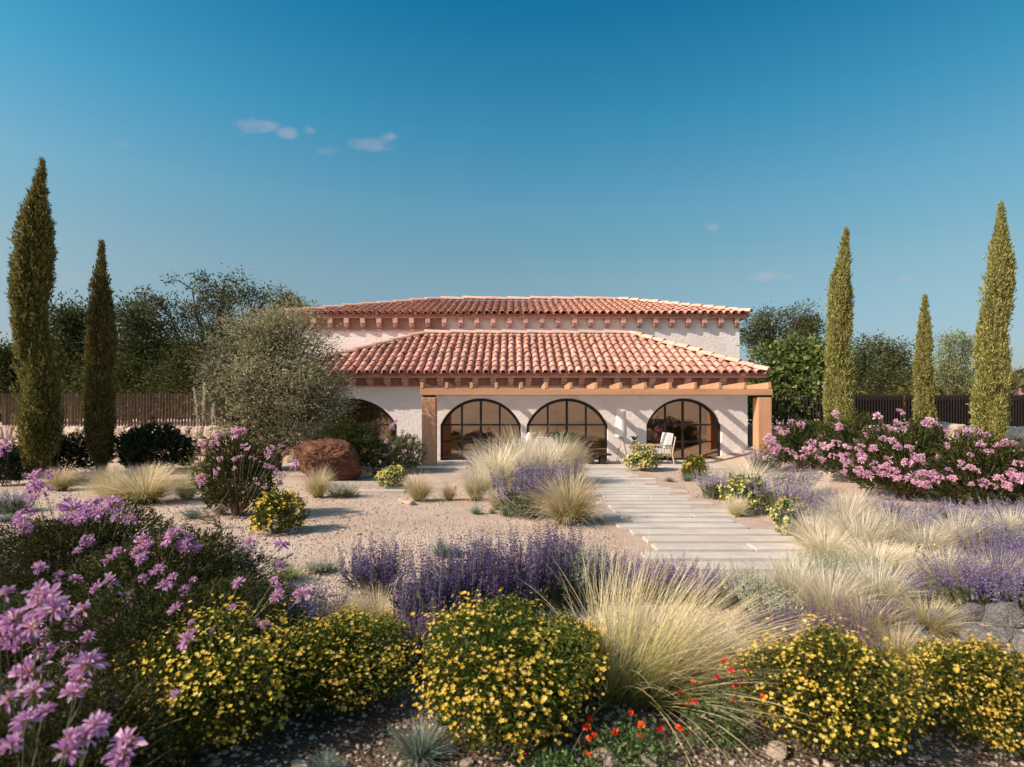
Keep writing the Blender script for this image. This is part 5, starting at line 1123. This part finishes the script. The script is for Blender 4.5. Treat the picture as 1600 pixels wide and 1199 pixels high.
    for k in range(12): tubes('spindle', [([(x - .62 + k * .113, y + .42, zf + .3), (x - .62 + k * .113, y + .42, zf + .81)], .01)], 'rattan', r, 5)
    for sx in (-.66, .66):
        for sy in (-.36, .42): tubes('leg', [([(x + sx, y + sy, zf), (x + sx, y + sy, zf + (.8 if sy > 0 else .58))], .024)], 'rattan', r)
        tubes('armrest', [([(x + sx, y - .38, zf + .58), (x + sx, y + .42, zf + .60)], .024)], 'rattan', r)
    x, y = .55, 18.35; r = empty('jug', (x, y, zf), 'white rounded jug standing on a slim stand above the grasses', 'jug')
    part('body', shift(lathe([(.04, .66), (.10, .70), (.115, .80), (.10, .92), (.055, .99), (.045, 1.02), (.035, 1.02)], 18), x, y, zf), 'ceramic', r, smooth=True)
    tubes('spout', [([(x + .05, y, zf + .95), (x + .16, y, zf + 1.0), (x + .24, y, zf + 1.01)], [.014, .009, .007])], 'ceramic', r, 6)
    part('stand', shift(lathe([(.14, 0), (.14, .02), (.03, .05), (.03, .62), (.13, .64), (.13, .658)], 16), x, y, zf), 'rattan', r)
    # dining table inside, seen through the glass
    x, y = -1.3, 22.6; r = empty('dining_table', (x, y, .04), 'brown dining table inside the room behind the arched window', 'table')
    part('table_top', bevel_box(x - .95, x + .95, y - .45, y + .45, .72, .78, .01), 'room_wood', r)
    for sx in (-.8, .7): part('leg', bevel_box(x + sx, x + sx + .1, y - .3, y + .3, .041, .719, .008), 'room_wood', r)
    r = empty('vase', (-1.45, 22.5, .782), 'pale vase on the indoor dining table', 'vase'); part('body', shift(lathe([(.06, 0), (.12, .10), (.10, .22), (.04, .30), (.05, .34)], 16), -1.45, 22.5, .782), 'ceramic', r, smooth=True)
    x, y = 6.9, 23.2; r = empty('cabinet', (x, y, .04), 'brown cabinet inside the room behind the end window', 'cabinet'); part('carcass', bevel_box(x - .5, x + .5, y - .25, y + .25, .04, 1.5, .01), 'room_wood', r)
    part('door', bevel_box(x - .47, x - .01, y - .275, y - .252, .1, 1.44, .006), 'room_wood', r); part('door', bevel_box(x + .01, x + .47, y - .275, y - .252, .1, 1.44, .006), 'room_wood', r)
furniture()
def far_house():
    x, y, z = 43.5, 50.0, .6; r = empty('far_house', (x, y, z), 'small white farmhouse with tiled porch roof beyond the cypress', 'house')
    part('wall', box(x, x + 7, y, y + 6, z, z + 2.9), 'stucco', r)
    part('roof', (np.array([(x - .3, y - .3, z + 2.9), (x + 7.3, y - .3, z + 2.9), (x + 7.3, y + 3, z + 3.7), (x - .3, y + 3, z + 3.7), (x - .3, y + 6.3, z + 2.9), (x + 7.3, y + 6.3, z + 2.9)]), [(0, 1, 2, 3), (3, 2, 5, 4), (0, 3, 4), (1, 5, 2), (0, 4, 5, 1)]), 'tile_mass', r)
    part('porch_roof', (np.array([(x - 2.6, y - .2, z + 2.0), (x - .01, y - .2, z + 2.0), (x - .01, y + 2.5, z + 2.7), (x - 2.6, y + 2.5, z + 2.7), (x - 2.6, y - .2, z + 1.88), (x - .01, y - .2, z + 1.88), (x - .01, y + 2.5, z + 2.58), (x - 2.6, y + 2.5, z + 2.58)]), [(0, 1, 2, 3), (4, 7, 6, 5), (0, 4, 5, 1), (3, 2, 6, 7), (0, 3, 7, 4), (1, 5, 6, 2)]), 'tile_mass', r)
    for sx in (-2.5, -1.2): part('post', box(x + sx, x + sx + .15, y, y + .15, z, z + 1.88), 'timber', r)
    part('porch_wall', box(x - 2.6, x - .01, y + 2.3, y + 2.4, z, z + 2.5), 'stucco', r); part('door', box(x - 2.2, x - 1.4, y + 2.24, y + 2.29, z, z + 1.8), 'timber', r)
    f = part('window', box(x + 1.2, x + 2.2, y - .06, y - .002, z + 1, z + 2.1), 'black_metal', r)
far_house()
